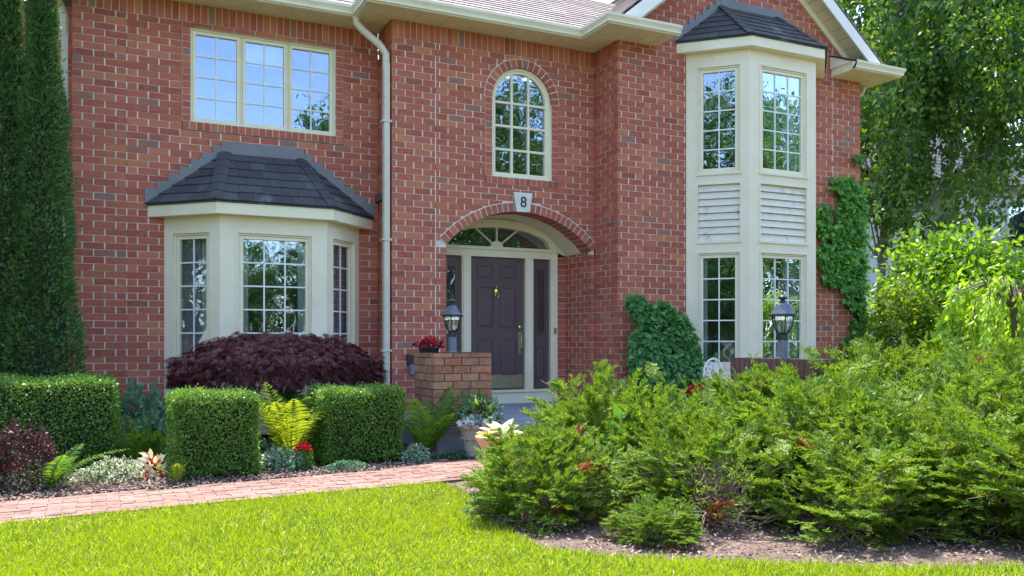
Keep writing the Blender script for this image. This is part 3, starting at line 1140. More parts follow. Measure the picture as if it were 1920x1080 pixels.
# arched surround: flat panel between fanlight and brick arch, raised moulding, painted barrel soffit
FCX, FHW, FR_ = 5.59, .895, 0.30
NA = 30
for i in range(NA):
    t0, t1 = -1 + 2 * i / NA, -1 + 2 * (i + 1) / NA
    lo = lambda t: zt + FR_ * math.sqrt(max(0, 1 - (t) ** 2)) if abs(t) < 1 else zt
    X = lambda t, hw: FCX + t * hw
    up_ = lambda x: ECZ + math.sqrt(max(0, (ER - .004) ** 2 - (x - ECX) ** 2))
    xa0, xa1, xb0, xb1 = X(t0, FHW), X(t1, FHW), X(t0, 1.02), X(t1, 1.02)
    xc0, xc1 = ECX + t0 * EHW, ECX + t1 * EHW
    f.hexa([fd(xa0, -.08, lo(t0)), fd(xa1, -.08, lo(t1)), fd(xa1, .02, lo(t1)), fd(xa0, .02, lo(t0)),
            fd(xc0, -.08, up_(xc0)), fd(xc1, -.08, up_(xc1)), fd(xc1, .02, up_(xc1)), fd(xc0, .02, up_(xc0))])
    k = lambda t, hw, h: (FCX + t * hw, zt + h * math.sqrt(max(0, 1 - t * t)))
    for (ha, ra, hb, rb_, tt) in ((FHW, FR_, FHW + .085, FR_ + .085, .05), (FHW + .085, FR_ + .085, FHW + .12, FR_ + .115, .066)):
        p0, p1, p2, p3 = k(t0, ha, ra), k(t1, ha, ra), k(t1, hb, rb_), k(t0, hb, rb_)
        f.hexa([fd(p0[0], .021, p0[1]), fd(p1[0], .021, p1[1]), fd(p1[0], tt, p1[1]), fd(p0[0], tt, p0[1]),
                fd(p3[0], .021, p3[1]), fd(p2[0], .021, p2[1]), fd(p2[0], tt, p2[1]), fd(p3[0], tt, p3[1])])
arch_band(f, fm, ECX, ECZ, ER - .003, ER + .05, math.pi / 2 - aE, math.pi / 2 + aE, -(YD - YM) + .0, -.302, 30)
frame = f.build('door_frame', 'cream_trim', house)
b = MB()
for t in (0,):
    pts = [fd(FCX + t_ * FHW, -.045, zt + FR_ * math.sqrt(max(0, 1 - t_ * t_))) for t_ in np.linspace(-1, 1, 31)]
    b.prism(pts, (0, .006, 0))
b.build('fanlight_glass', 'glass', frame)
b = MB()
for a in (R(38), R(90), R(142)):
    L = 1 / math.sqrt((math.cos(a) / FHW) ** 2 + (math.sin(a) / FR_) ** 2)
    ca, sa = math.cos(a), math.sin(a)
    b.hexa([fd(FCX + r * ca + w * sa, t, zt + r * sa - w * ca) for t in (-.043, -.022) for (r, w) in ((.05, -.011), (L, -.011), (L, .011), (.05, .011))])
b.prism([fd(FCX + .105 * math.cos(a), -.0435, zt + .10 * math.sin(a)) for a in np.linspace(0, math.pi, 13)], (0, -.026, 0))
b.build('muntin', 'cream_trim', frame)


def panelled(mb, fr, x0, x1, z0, z1, panels, t=-.02, th=.045):
    """slab with raised-and-fielded panels."""
    mb.fbox(fr, x0, x1, t - th, t, z0, z1)
    for (a, b_, c, d) in panels:
        e = .012
        mb.fbox(fr, a, b_, t + .0005, t + .009, d - e, d)
        mb.fbox(fr, a, b_, t + .0005, t + .009, c, c + e)
        mb.fbox(fr, a, a + e, t + .0005, t + .009, c + e, d - e)
        mb.fbox(fr, b_ - e, b_, t + .0005, t + .009, c + e, d - e)
        w = .030
        P = lambda s, tt, z: fr(s, tt, z)
        mb.hexa([P(a + e + .006, t + .0005, c + e + .006), P(b_ - e - .006, t + .0005, c + e + .006), P(b_ - e - .006, t + .0005, d - e - .006), P(a + e + .006, t + .0005, d - e - .006),
                 P(a + w, t + .0075, c + w), P(b_ - w, t + .0075, c + w), P(b_ - w, t + .0075, d - w), P(a + w, t + .0075, d - w)])


f = MB()
W = DX1 - DX0
ca0, ca1, cb0, cb1 = DX0 + .125, DX0 + .125 + .265, DX1 - .125 - .265, DX1 - .125
zz = [(.72, 1.27), (1.45, 2.08), (2.20, 2.405)]
panelled(f, fd, DX0, DX1, DZ0 + .006, DZ1, [(a, b_, c, d) for (a, b_) in ((ca0, ca1), (cb0, cb1)) for (c, d) in zz])
door = f.build('door', 'door', house)
b = MB()
b.fbox(fd, DX0 + .02, DX1 - .02, -.0195, -.014, DZ0 + .03, DZ0 + .235)
b.build('kick_plate', 'dull_brass', door)
b = MB()
kx, kz = (DX0 + DX1) / 2 - .015, 2.0
b.lathe((0, 0, 0), [(.002, 0), (.042, 0), (.05, .008), (.036, .02), (.02, .03), (.004, .034)], 20)
b.v = [fd(kx + x, -.0195 + z, kz + y * 1.35) for (x, y, z) in b.v]
n0 = len(b.v)
b.tube([fd(kx - .035, .012, kz - .01), fd(kx - .03, .014, kz - .07), fd(kx, .016, kz - .095), fd(kx + .03, .014, kz - .07), fd(kx + .035, .012, kz - .01)], .009, 8)
b.fbox(fd, kx - .012, kx + .012, -.019, .008, kz + .055, kz + .095)
b.build('knocker', 'brass', door, smooth=True)
b = MB()
hx = DX1 - .065
b.lathe((0, 0, 0), [(.002, 0), (.034, 0), (.034, .012), (.022, .02), (.004, .022)], 18)
b.v = [fd(hx + x, -.0195 + z, 1.46 + y) for (x, y, z) in b.v]
b.build('deadbolt', 'brass', door, smooth=True)
b = MB()
b.fbox(fd, hx - .026, hx + .026, -.0195, -.008, 1.06, 1.385)
b.tube([fd(hx, -.006, 1.36), fd(hx, .042, 1.34), fd(hx, .05, 1.25), fd(hx, .045, 1.14), fd(hx, -.004, 1.09)], [.012, .013, .011, .012, .014], 10)
b.build('handle', 'dull_brass', door, smooth=False, bevel=.003)
for (a, b_) in ((4.672, 4.978), (6.192, 6.488)):
    f = MB()
    f.fbox(fd, a, b_, -.07, -.02, DZ0 + .006, DZ1)
    w = b_ - a
    panelled(f, fd, a + .001, b_ - .001, DZ0 + .007, 1.20, [(a + .075, b_ - .075, .66, 1.16)], t=-.0195, th=.02)
    e = .02
    x0, x1, z0, z1 = a + .085, b_ - .085, 1.36, 2.36
    for q in ((x0 - e, x0, z0 - e, z1 + e), (x1, x1 + e, z0 - e, z1 + e), (x0, x1, z0 - e, z0), (x0, x1, z1, z1 + e)):
        f.fbox(fd, q[0], q[1], -.0198, -.006, q[2], q[3])
    sd = f.build('sidelight', 'door', house)
    g = MB()
    g.fbox(fd, x0, x1, -.0195, -.014, z0, z1)
    g.build('glass', 'glass_soft', sd)
b = MB()
b.fbox(fd, 6.535, 6.575, .0585, .078, 1.36, 1.45)
b.build('doorbell', 'dull_brass', frame)

# keystone with the house number
f = MB()
kx, k0, k1 = ECX - .005, 3.105, 3.385
f.prism([fm(kx - .105, .02, k0), fm(kx + .105, .02, k0), fm(kx + .15, .02, k1), fm(kx - .15, .02, k1)], (0, -.045, 0))
key = f.build('keystone', 'stone', house, bevel=.006)
cu = bpy.data.curves.new('t', 'FONT')
cu.body = '8'
cu.size = .215
cu.extrude = .004
cu.align_x = 'CENTER'
to = bpy.data.objects.new('t', cu)
COL.objects.link(to)
bpy.context.view_layer.update()
me = bpy.data.meshes.new_from_object(to.evaluated_get(bpy.context.evaluated_depsgraph_get()))
bpy.data.objects.remove(to)
me.materials.clear()
me.materials.append(M['number'])
n8 = link('house_number', me, key)
n8.location = (kx - worldloc(key)[0], YM - .0695, k0 + .072)
n8.rotation_euler = (R(90), 0, 0)

# ------------------------------------------------------------------ roofs, eaves, gutters
OV = .42
YGL, YGM, YGW = YL - OV, YM - OV + .02, YW - OV - .05
XGM, XGW = XM - OV, XW - OV
RE = XR + .30
b = MB()        # main roof: three slopes of shingles on decking
z0 = 5.745
deck = MB()


def slope_roof(A, B, C, D, rows, tab):
    shingle_slope(b, A, B, C, D, rows, tab, .012)
    for P in ((A, B, C, D),):
        deck.prism([(p[0], p[1], p[2] - .03) for p in P], (0, 0, -.03))


ps = math.tan(R(35))
slope_roof((-.75, YGL - .03, z0), (4.3, YGL - .03, z0), (4.3, 14.0, z0 + ps * (14.0 - YGL)), (-.75, 14.0, z0 + ps * (14.0 - YGL)), 20, .3)
slope_roof((-.75, 16.5, z0), (4.3, 16.5, z0), (4.3, 14.0, z0 + ps * (14.0 - YGL)), (-.75, 14.0, z0 + ps * (14.0 - YGL)), 6, .6)
slope_roof((XGM - .03, YGM - .03, z0), (8.4, YGM - .03, z0), (8.4, 12.75, z0 + ps * (12.75 - YGM)), (XGM + 1.9, 12.75, z0 + ps * (12.75 - YGM)), 17, .3)
slope_roof((XGM - .03, 12.75, z0 + .3), (8.4, 12.75, z0 + .3), (8.4, 12.76, z0 + ps * (12.75 - YGM)), (XGM + 1.9, 12.76, z0 + ps * (12.75 - YGM)), 5, .6)
slope_roof((XGM - .03, 14.6, z0), (XGM - .03, YGM - .03, z0), (XGM + 1.9, 12.75, z0 + ps * (12.75 - YGM)), (XGM + 1.9, 12.75, z0 + ps * (12.75 - YGM)), 8, .4)
YGF = 10.30
for sg in (-1, 1):
    xe = GX + sg * 2.70
    ze = GZ - GS * abs(xe - GX)
    A, B_, C, D = (xe, 15.2, ze), (xe, YGF, ze), (GX, YGF, GZ), (GX, 15.2, GZ)
    slope_roof(A, B_, C, D, 18, .3)
b.v += deck.v and []
roof = build_multi('roof', [(b, 'shingle'), (deck, 'interior')], house)

# soffits
b = MB()
b.box(-.7, XM, YGL, YL + .05, ZS, ZS + .02)
b.box(XGM, XW - .001, YGM, YM + .05, ZS + .0005, ZS + .0205)
b.box(XGM, XM, YM + .051, YL, ZS + .001, ZS + .021)
b.box(XGW, XW + .01, YGW, YGM - .001, ZS + .0008, ZS + .0208)
b.box(XW + .011, 7.52, YGW, YW + .05, ZS + .0012, ZS + .0212)
sf = b
for x in np.arange(-.6, XM, .2):       # board joints, standing a little proud
    sf.box(x, x + .02, YGL + .01, YL - .002, ZS - .006, ZS)
for x in np.arange(XGM + .5, XW - .05, .2):
    sf.box(x, x + .02, YGM + .01, YM - .002, ZS - .006, ZS)
for x in np.arange(XW + .1, 7.5, .2):
    sf.box(x, x + .02, YGW + .01, YW - .002, ZS - .006, ZS + .001)
for y in np.arange(YGW + .5, YM, .2):
    sf.box(XGW + .01, XW - .002, y, y + .02, ZS - .006, ZS)
sf.build('soffit', 'soffit', house)
sf = MB()
sf.box(10.99, RE, YGW, YW + .05, ZS + .0012, ZS + .0212)
sf.box(XR + .001, RE, YW + .051, 15, ZS + .0016, ZS + .0216)
for x in np.arange(11.1, RE, .2):
    sf.box(x, x + .02, YGW + .01, YW - .002, ZS - .006, ZS + .001)
sf.build('soffit', 'soffit', house)


def gutter(path, name='gutter', mat='gutter', h=.135, w=.11):
    """K-profile gutter along a path of (x, y); outside lies to the right of the path direction."""
    prof = [(0, 0), (.055, 0), (.085, .05), (.10, .085), (.11, .1), (.11, h), (.092, h), (.085, .02), (.015, .02), (.015, h), (0, h)]
    pts = [np.array(p, float) for p in path]
    rings = []
    for i, p in enumerate(pts):
        ns = []
        if i > 0:
            e = nrm(pts[i] - pts[i - 1]); ns.append(np.array((e[1], -e[0])))
        if i < len(pts) - 1:
            e = nrm(pts[i + 1] - pts[i]); ns.append(np.array((e[1], -e[0])))
        n = nrm(sum(ns))
        k = 1 / np.dot(n, ns[0])
        rings.append([(p[0] + n[0] * k * a, p[1] + n[1] * k * a, ZS - .005 + z) for a, z in prof])
    mb = MB()
    m = len(prof)
    for r in rings:
        mb.v += r
    for i in range(len(rings) - 1):
        for j in range(m):
            j2 = (j + 1) % m
            mb.f.append((i * m + j, i * m + j2, (i + 1) * m + j2, (i + 1) * m + j))
    mb.f.append(tuple(range(m - 1, -1, -1)))
    mb.f.append(tuple((len(rings) - 1) * m + j for j in range(m)))
    return mb.build(name, mat, house)


gutter([(-.72, YGL), (XGM - .001, YGL)])
gutter([(XGM, YL - .12), (XGM, YGM), (XGW, YGM), (XGW, YGW), (7.56, YGW)])
gutter([(10.97, YGW), (RE, YGW), (RE, 14.8)])
# boxed eave returns: body, sloped cap
b = MB()
b.box(XGW + .005, 7.52, YGW + .005, YW - .012, ZS + .022, 5.73)
b.build('eave_return', 'cream_trim', house)
b = MB()
b.box(11.0, RE - .005, YGW + .005, YW - .012, ZS + .022, 5.73)
b.build('eave_return', 'cream_trim', house)
for (x0, x1) in ((6.80, 7.54), (10.96, 11.5)):
    b = MB()
    shingle_slope(b, (x0, YGW - .02, 5.735), (x1, YGW - .02, 5.735), (x1, YW - .012, 5.95), (x0, YW - .012, 5.95), 3, .22, .014)
    c = MB()
    c.prism([(x0 + .012, YGW, 5.7305), (x0 + .012, YW - .012, 5.7305), (x0 + .012, YW - .012, 5.935)], (x1 - x0 - .02, 0, 0))
    build_multi('return_cap', [(b, 'slate'), (c, 'cream_trim')], house)
# gable rake: fascia boards, soffit between, trim on the brick
b, c_ = MB(), MB()
sf2 = MB()
for sg in (-1, 1):
    P = lambda q, y, dz: (GX + sg * q, y, GZ - GS * q + dz)
    Q = lambda dz, zb=5.742: (GZ + dz - zb) / GS

    def board(mb, y0, y1, da, db, q0=None, q1=None, zb=5.742):
        qa, qb = (Q(da, zb), Q(db, zb)) if q1 is None else (q1, q1)
        q0 = q0 or 0
        mb.hexa([P(q0, y0, da), P(qa, y0, da), P(qa, y1, da), P(q0, y1, da), P(q0, y0, db), P(qb, y0, db), P(qb, y1, db), P(q0, y1, db)])
    board(b, YGF - .005, YGF + .03, -.045, -.275)
    for q in np.arange(.1, Q(-.24) - .02, .16):
        board(sf2, YGF + .032, YW - .031, -.206, -.228, q - .10 if q < .15 else q, q + .147)
    board(c_, YW - .029, YW - .004, -.19, -.345, zb=5.86)
b.build('rake_board', 'white', house, bevel=.004)
c_.build('rake_trim', 'cream_trim', house)
sf2.build('rake_soffit', 'soffit', house)
# downpipes
b = MB()
px, py = 3.585, 11.33
b.tube([(3.20, YGL - .04, 5.60), (3.21, YGL - .04, 5.52), (3.30, YGL - .06, 5.42), (3.50, py + .01, 5.24), (px, py, 5.12), (px, py, 4.9)], .05, 12)
b.tube([(px, py, 5.0), (px, py, .12)], .068, 4, sq=(1.0, .8))
b.tube([(px, py, .14), (px - .02, py - .05, .06), (px - .04, py - .22, .03)], .066, 8)
for z in (4.2, 2.6, 1.1):
    b.box(px - .062, XM, py - .058, py + .058, z, z + .03)
b.build('downpipe', 'pipe', house)
b = MB()
b.tube([(-.66, YGL + .1, 5.58), (-.52, YGL + .2, 5.50), (-.36, 12.03, 5.38), (-.30, 12.04, 5.22), (-.30, 12.04, 5.0)], .055, 10)
b.tube([(-.30, 12.04, 5.05), (-.30, 12.04, .1)], .066, 4, sq=(1, .8))
b.build('downpipe', 'pipe', house)
b = MB()
b.tube([(RE - .1, YW + .1, 5.58), (RE - .11, YW + .15, 5.48), (RE - .25, YW + .2, 5.40), (XR + .07, YW + .25, 5.33), (XR + .06, YW + .25, 5.2), (XR + .06, YW + .25, .1)], .05, 10)
b.build('downpipe', 'pipe', house)
# outlet box on the brick beside the pillar
b = MB()
ox, oy, oz = at(768, 673, YM)
b.fbox(fm, ox - .05, ox + .05, .004, .06, oz - .07, oz + .06)
ob = b.build('outlet_box', 'black', house, bevel=.006)
b = MB()
b.tube([fm(ox + .02, .05, oz - .07), fm(ox + .02, .05, oz - .2)], .042, 12)
b.build('meter_can', 'post_grey', ob)

# porch slab and step
b = MB()
b.box(3.42, XW - .005, 8.98, YM + .02, 0, PF - .02)
b.box(ECX - EHW + .11, ECX + EHW - .11, YM + .021, YD - .11, 0, PF - .021)
b.box(XW - .004, 9.0, 8.98, YW - .005, 0, PF - .022)
base = b
b = MB()
for (x0, x1, y0, y1) in ((3.40, XW - .004, 8.95, YM + .01), (ECX - EHW + .10, ECX + EHW - .10, YM + .012, YD - .032), (XW - .002, 9.02, 8.95, 9.96)):
    nx, ny = max(1, round((x1 - x0) / .62)), max(1, round((y1 - y0) / .5))
    for i in range(nx):
        for j in range(ny):
            b.box(x0 + (x1 - x0) * i / nx + .004, x0 + (x1 - x0) * (i + 1) / nx - .004, y0 + (y1 - y0) * j / ny + .004, y0 + (y1 - y0) * (j + 1) / ny - .004, PF - .045, PF + random.uniform(-.003, .003))
b.box(4.2, 6.8, 8.60, 8.97, 0, .14)
pc = build_multi('porch', [(base, 'porch'), (b, 'porch')], None)
structure(pc)
# ================================================================== GROUND
lo_x = [-30, -6, -2.5, -.56, .6, 1.82, 2.45, 3.2, 5.0, 6.8]
lo_y = [6.0, 6.35, 6.62, 6.81, 6.95, 7.05, 7.10, 7.25, 7.4, 7.45]
hi_x = [-30, -6, -2.5, -.64, .56, 1.376, 2.51, 3.2, 3.69, 4.2, 6.8]
hi_y = [6.95, 7.25, 7.5, 7.71, 7.75, 7.92, 8.02, 8.2, 8.42, 8.60, 8.60]
path_lo = lambda x: np.interp(x, lo_x, lo_y)
path_hi = lambda x: np.interp(x, hi_x, hi_y)
BED_EDGE = [(2.72, 7.08), (2.78, 6.86), (2.73, 6.34), (2.60, 6.05), (2.47, 5.5), (2.44, 5.0), (2.44, 4.57), (2.8, 4.16), (3.46, 3.72), (3.96, 3.33), (4.6, 3.07), (7, 2.4), (12, 1.6), (20, 1.0), (34, .6)]
LAWN = [(x, float(path_lo(x))) for x in (-30, -6, -2.5, -1.5, -.56, .0, .6, 1.2, 1.82, 2.45)] + BED_EDGE + [(34, -9), (-30, -9)]

b = MB()
b.box(-400, 400, -400, 400, -.20, -.02)
structure(b.build('ground', 'ground'))
b = MB()
b.prism([(x, y, -.012) for x, y in LAWN], (0, 0, .008))
structure(b.build('lawn', 'lawn'))
b = MB()
b.prism([(-12, 7.2, -.016), (3.4, 8.2, -.016), (3.4, YL, -.016), (-12, 13.2, -.016)], (0, 0, .010))
structure(b.build('planting_bed', 'soil'))
b = MB()
b.prism([(x, y, -.018) for x, y in BED_EDGE] + [(34, 10, -.018), (6.8, 10, -.018), (6.8, 7.45, -.018), (3.2, 7.25, -.018)], (0, 0, .010))
structure(b.build('mulch_bed', 'mulch'))
b = MB()
b.box(-200, 200, -17, -9.4, -.019, -.008)
structure(b.build('street', 'street'))
b = MB()
b.box(-200, 200, -9.4, -9.2, -.1, .07)
structure(b.build('kerb', 'porch'))
pv, pj = MB(), MB()
xs = np.arange(-7, 6.81, .2)
for j in range(18):
    x = -7 + (.1 if j % 2 else 0)
    while x < 6.75:
        x1 = x + .2
        ya, yb = path_lo(x) + j * .1, path_lo(x1) + j * .1
        if (ya + .05) < path_hi(x + .1) + .02:
            g, h = .0022 + random.uniform(0, .002), .010 + random.uniform(-.003, .003)
            t = random.uniform(-.002, .002)
            pv.hexa([(x + g, ya + g, -.05), (x1 - g, yb + g, -.05), (x1 - g, yb + .1 - g, -.05), (x + g, ya + .1 - g, -.05),
                     (x + g, ya + g, h + t), (x1 - g, yb + g, h - t), (x1 - g, yb + .1 - g, h - t), (x + g, ya + .1 - g, h + t)])
        x = x1
n = len(xs)
for i in range(n - 1):
    a, c = xs[i], xs[i + 1]
    pj.quad((a, path_lo(a), .004), (c, path_lo(c), .004), (c, path_hi(c) + .03, .004), (a, path_hi(a) + .03, .004))
structure(build_multi('path', [(pv, 'paver'), (pj, 'joint')]))


def inside(P, poly):
    x, y = P[:, 0], P[:, 1]
    r = np.zeros(len(P), bool)
    n = len(poly)
    for i in range(n):
        (x0, y0), (x1, y1) = poly[i], poly[(i + 1) % n]
        c = ((y0 > y) != (y1 > y)) & (x < (x1 - x0) * (y - y0) / (y1 - y0 + 1e-12) + x0)
        r ^= c
    return r


def grass_points(n, x0, x1, y0, y1, ref):
    P = np.stack([rng.uniform(x0, x1, n), rng.uniform(y0, y1, n)], 1)
    P = P[inside(P, LAWN)]
    d = P[:, 0] * SN + P[:, 1] * CS
    P = P[(rng.random(len(P)) < np.clip(ref / np.maximum(d, .5), .12, 1) ** 1.3)]
    return P


GP = np.concatenate([grass_points(300000, -2.6, 5.5, 2.7, 7.2, 4.6), grass_points(45000, -8, 10, -1.5, 7.1, 4.6)])
n = len(GP)
nz = np.sin(GP[:, 0] * 2.1 + 1.3 * np.sin(GP[:, 1] * 1.7)) * .5 + np.sin(GP[:, 1] * 3.3 + GP[:, 0] * 1.1) * .5
P = np.concatenate([GP, np.full((n, 1), -.006)], 1)
D = rnd(n) * (.62, .62, .1) + (0.03, -.05, .85)
scatter('lawn_grass', P, D, rnd(n) + (0, -.6, .2), rng.uniform(.025, .068, n) * (1 + .25 * nz), rng.uniform(.0042, .0075, n), T_BLADE, 'grass')['kind'] = 'stuff'

# chips of bark on the beds
CP = []
Q = np.stack([rng.uniform(2.2, 9, 24000), rng.uniform(2.3, 7.0, 24000)], 1)
BEDP = BED_EDGE + [(34, 10), (6.8, 10), (6.8, 7.45), (3.2, 7.25)]
Q = Q[inside(Q, BEDP)]
CP.append(Q)
Q = np.stack([rng.uniform(-2, 3.3, 9000), rng.uniform(7.6, 8.5, 9000)], 1)
Q = Q[Q[:, 1] > path_hi(Q[:, 0]) + .02]
CP.append(Q)
CP = np.concatenate(CP)
n = len(CP)
P = np.concatenate([CP, rng.uniform(-.008, .018, (n, 1))], 1)
scatter('bark_chips', P, rnd(n) * (1, 1, .35), rnd(n) * .4 + (0, 0, 1), rng.uniform(.015, .05, n), rng.uniform(.008, .02, n), T_LEAF, 'chips')['kind'] = 'stuff'


# ================================================================== PLANTS
def uvec(n):
    return nrm(rnd(n))


def hedge(x0, x1, y0, y1, h, n, label, rnd_=.07):
    t = thing('boxwood_hedge', label, 'hedge', ((x0 + x1) / 2, (y0 + y1) / 2, 0), 'clipped boxwood blocks in front of the house')
    c = np.array(((x0 + x1) / 2, (y0 + y1) / 2, h / 2))
    hs = np.array(((x1 - x0) / 2, (y1 - y0) / 2, h / 2))
    areas = np.array([hs[1] * hs[2], hs[1] * hs[2], hs[0] * hs[2], hs[0] * hs[2], hs[0] * hs[1]])
    face = rng.choice(5, n, p=areas / areas.sum())
    U = rng.uniform(-1, 1, (n, 3))
    nn = np.zeros((n, 3))
    for f, (ax, sg) in enumerate(((0, -1), (0, 1), (1, -1), (1, 1), (2, 1))):
        m = face == f
        U[m, ax] = sg
        nn[m, ax] = sg
    p = U * hs
    # round the edges: pull points inside an inner box then push out
    inner = np.clip(p, -(hs - rnd_), hs - rnd_)
    dv = p - inner
    nv = nrm(dv + 1e-6 * nn)
    p = inner + nv * rnd_
    bump = .014 * np.sin(p[:, 0] * 9 + p[:, 2] * 7 + x0) + .012 * np.sin(p[:, 1] * 11 - p[:, 2] * 8 + 1) + rng.normal(0, .011, n)
    p = p + nv * (bump - np.abs(rng.normal(0, .022, n)))[:, None]
    stray = rng.random(n) < .05
    p[stray] += nv[stray] * rng.uniform(.01, .04, (stray.sum(), 1))
    D = nv * .8 + rnd(n) * .7 + (0, 0, .25)
    scatter('foliage', p + c, D, nv + rnd(n) * .5, rng.uniform(.02, .034, n), rng.uniform(.013, .021, n), T_LEAF, 'boxwood', t)
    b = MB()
    b.box(x0 + .06, x1 - .06, y0 + .06, y1 - .06, .08, h - .06)  # dark box added inside to block light coming through the leaves
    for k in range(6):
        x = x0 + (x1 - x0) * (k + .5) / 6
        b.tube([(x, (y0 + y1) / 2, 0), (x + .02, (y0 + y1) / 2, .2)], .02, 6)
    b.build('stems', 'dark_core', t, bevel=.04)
    return t


hedge(.665, 1.40, 8.27, 9.02, .745, 24000, 'square clipped green hedge block left of the bright yellow fern')
hedge(2.10, 2.93, 8.62, 9.40, .735, 24000, 'square clipped green hedge block right of the yellow fern and left of the brick pillar')
hedge(-1.9, .205, 9.10, 10.0, .87, 42000, 'long clipped green hedge at the left edge in front of the tall cedars')


def cone_tree(x, y, r0, h, n, label, ht):
    t = thing('cedar_tree', label, 'tree', (x, y, 0), 'tall columnar cedars at the left corner of the house')
    z = rng.random(n) ** .9 * h
    prof = lambda z: np.interp(z, (0, 1, 2.7, 3.8, 4.7, h), (.36, .36, .27, .18, .115, .05)) * r0 * (1 + .07 * np.sin(z * 5.1 + x * 9) + .05 * np.sin(z * 11))
    a = rng.uniform(0, 2 * math.pi, n)
    rr = prof(z) * (1 + .10 * np.sin(3 * a + z * 2.3) + .06 * np.sin(5 * a - z * 6))
    rr = rr * (1 - np.abs(rng.normal(0, .10, n))) + (rng.random(n) < .05) * rng.uniform(0, .08, n)
    p = np.stack([x + rr * np.cos(a), y + rr * np.sin(a), z + .05], 1)
    o = np.stack([np.cos(a), np.sin(a), np.zeros(n)], 1)
    D = o * .75 + (0, 0, .55) + rnd(n) * .45
    scatter('foliage', p, D, np.cross(o, (0, 0, 1)) + rnd(n) * .6, rng.uniform(.04, .085, n), rng.uniform(.03, .05, n), T_SPRIG, 'thuja', t)
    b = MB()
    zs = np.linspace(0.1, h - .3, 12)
    b.lathe((x, y, 0), [(float(prof(q)) * .72, float(q)) for q in zs], 14)  # solid dark core added inside the leaf shell, like the hedge boxes
    b.build('filler_core', 'dark_core', t)
    b = MB()
    b.tube([(x, y, 0), (x + .02, y, h * .5), (x, y + .02, h - .2)], [.07, .045, .015], 8)
    b.build('trunk', 'bark', t)
    return t


cone_tree(xat(80, 10.7), 10.7, 1.0, 8.0, 34000, 'tall dark green cedar column beside the white downpipe', 8)
cone_tree(xat(13, 10.8), 10.8, 1.0, 8.0, 34000, 'tall dark green cedar column at the left edge of the photo', 8)


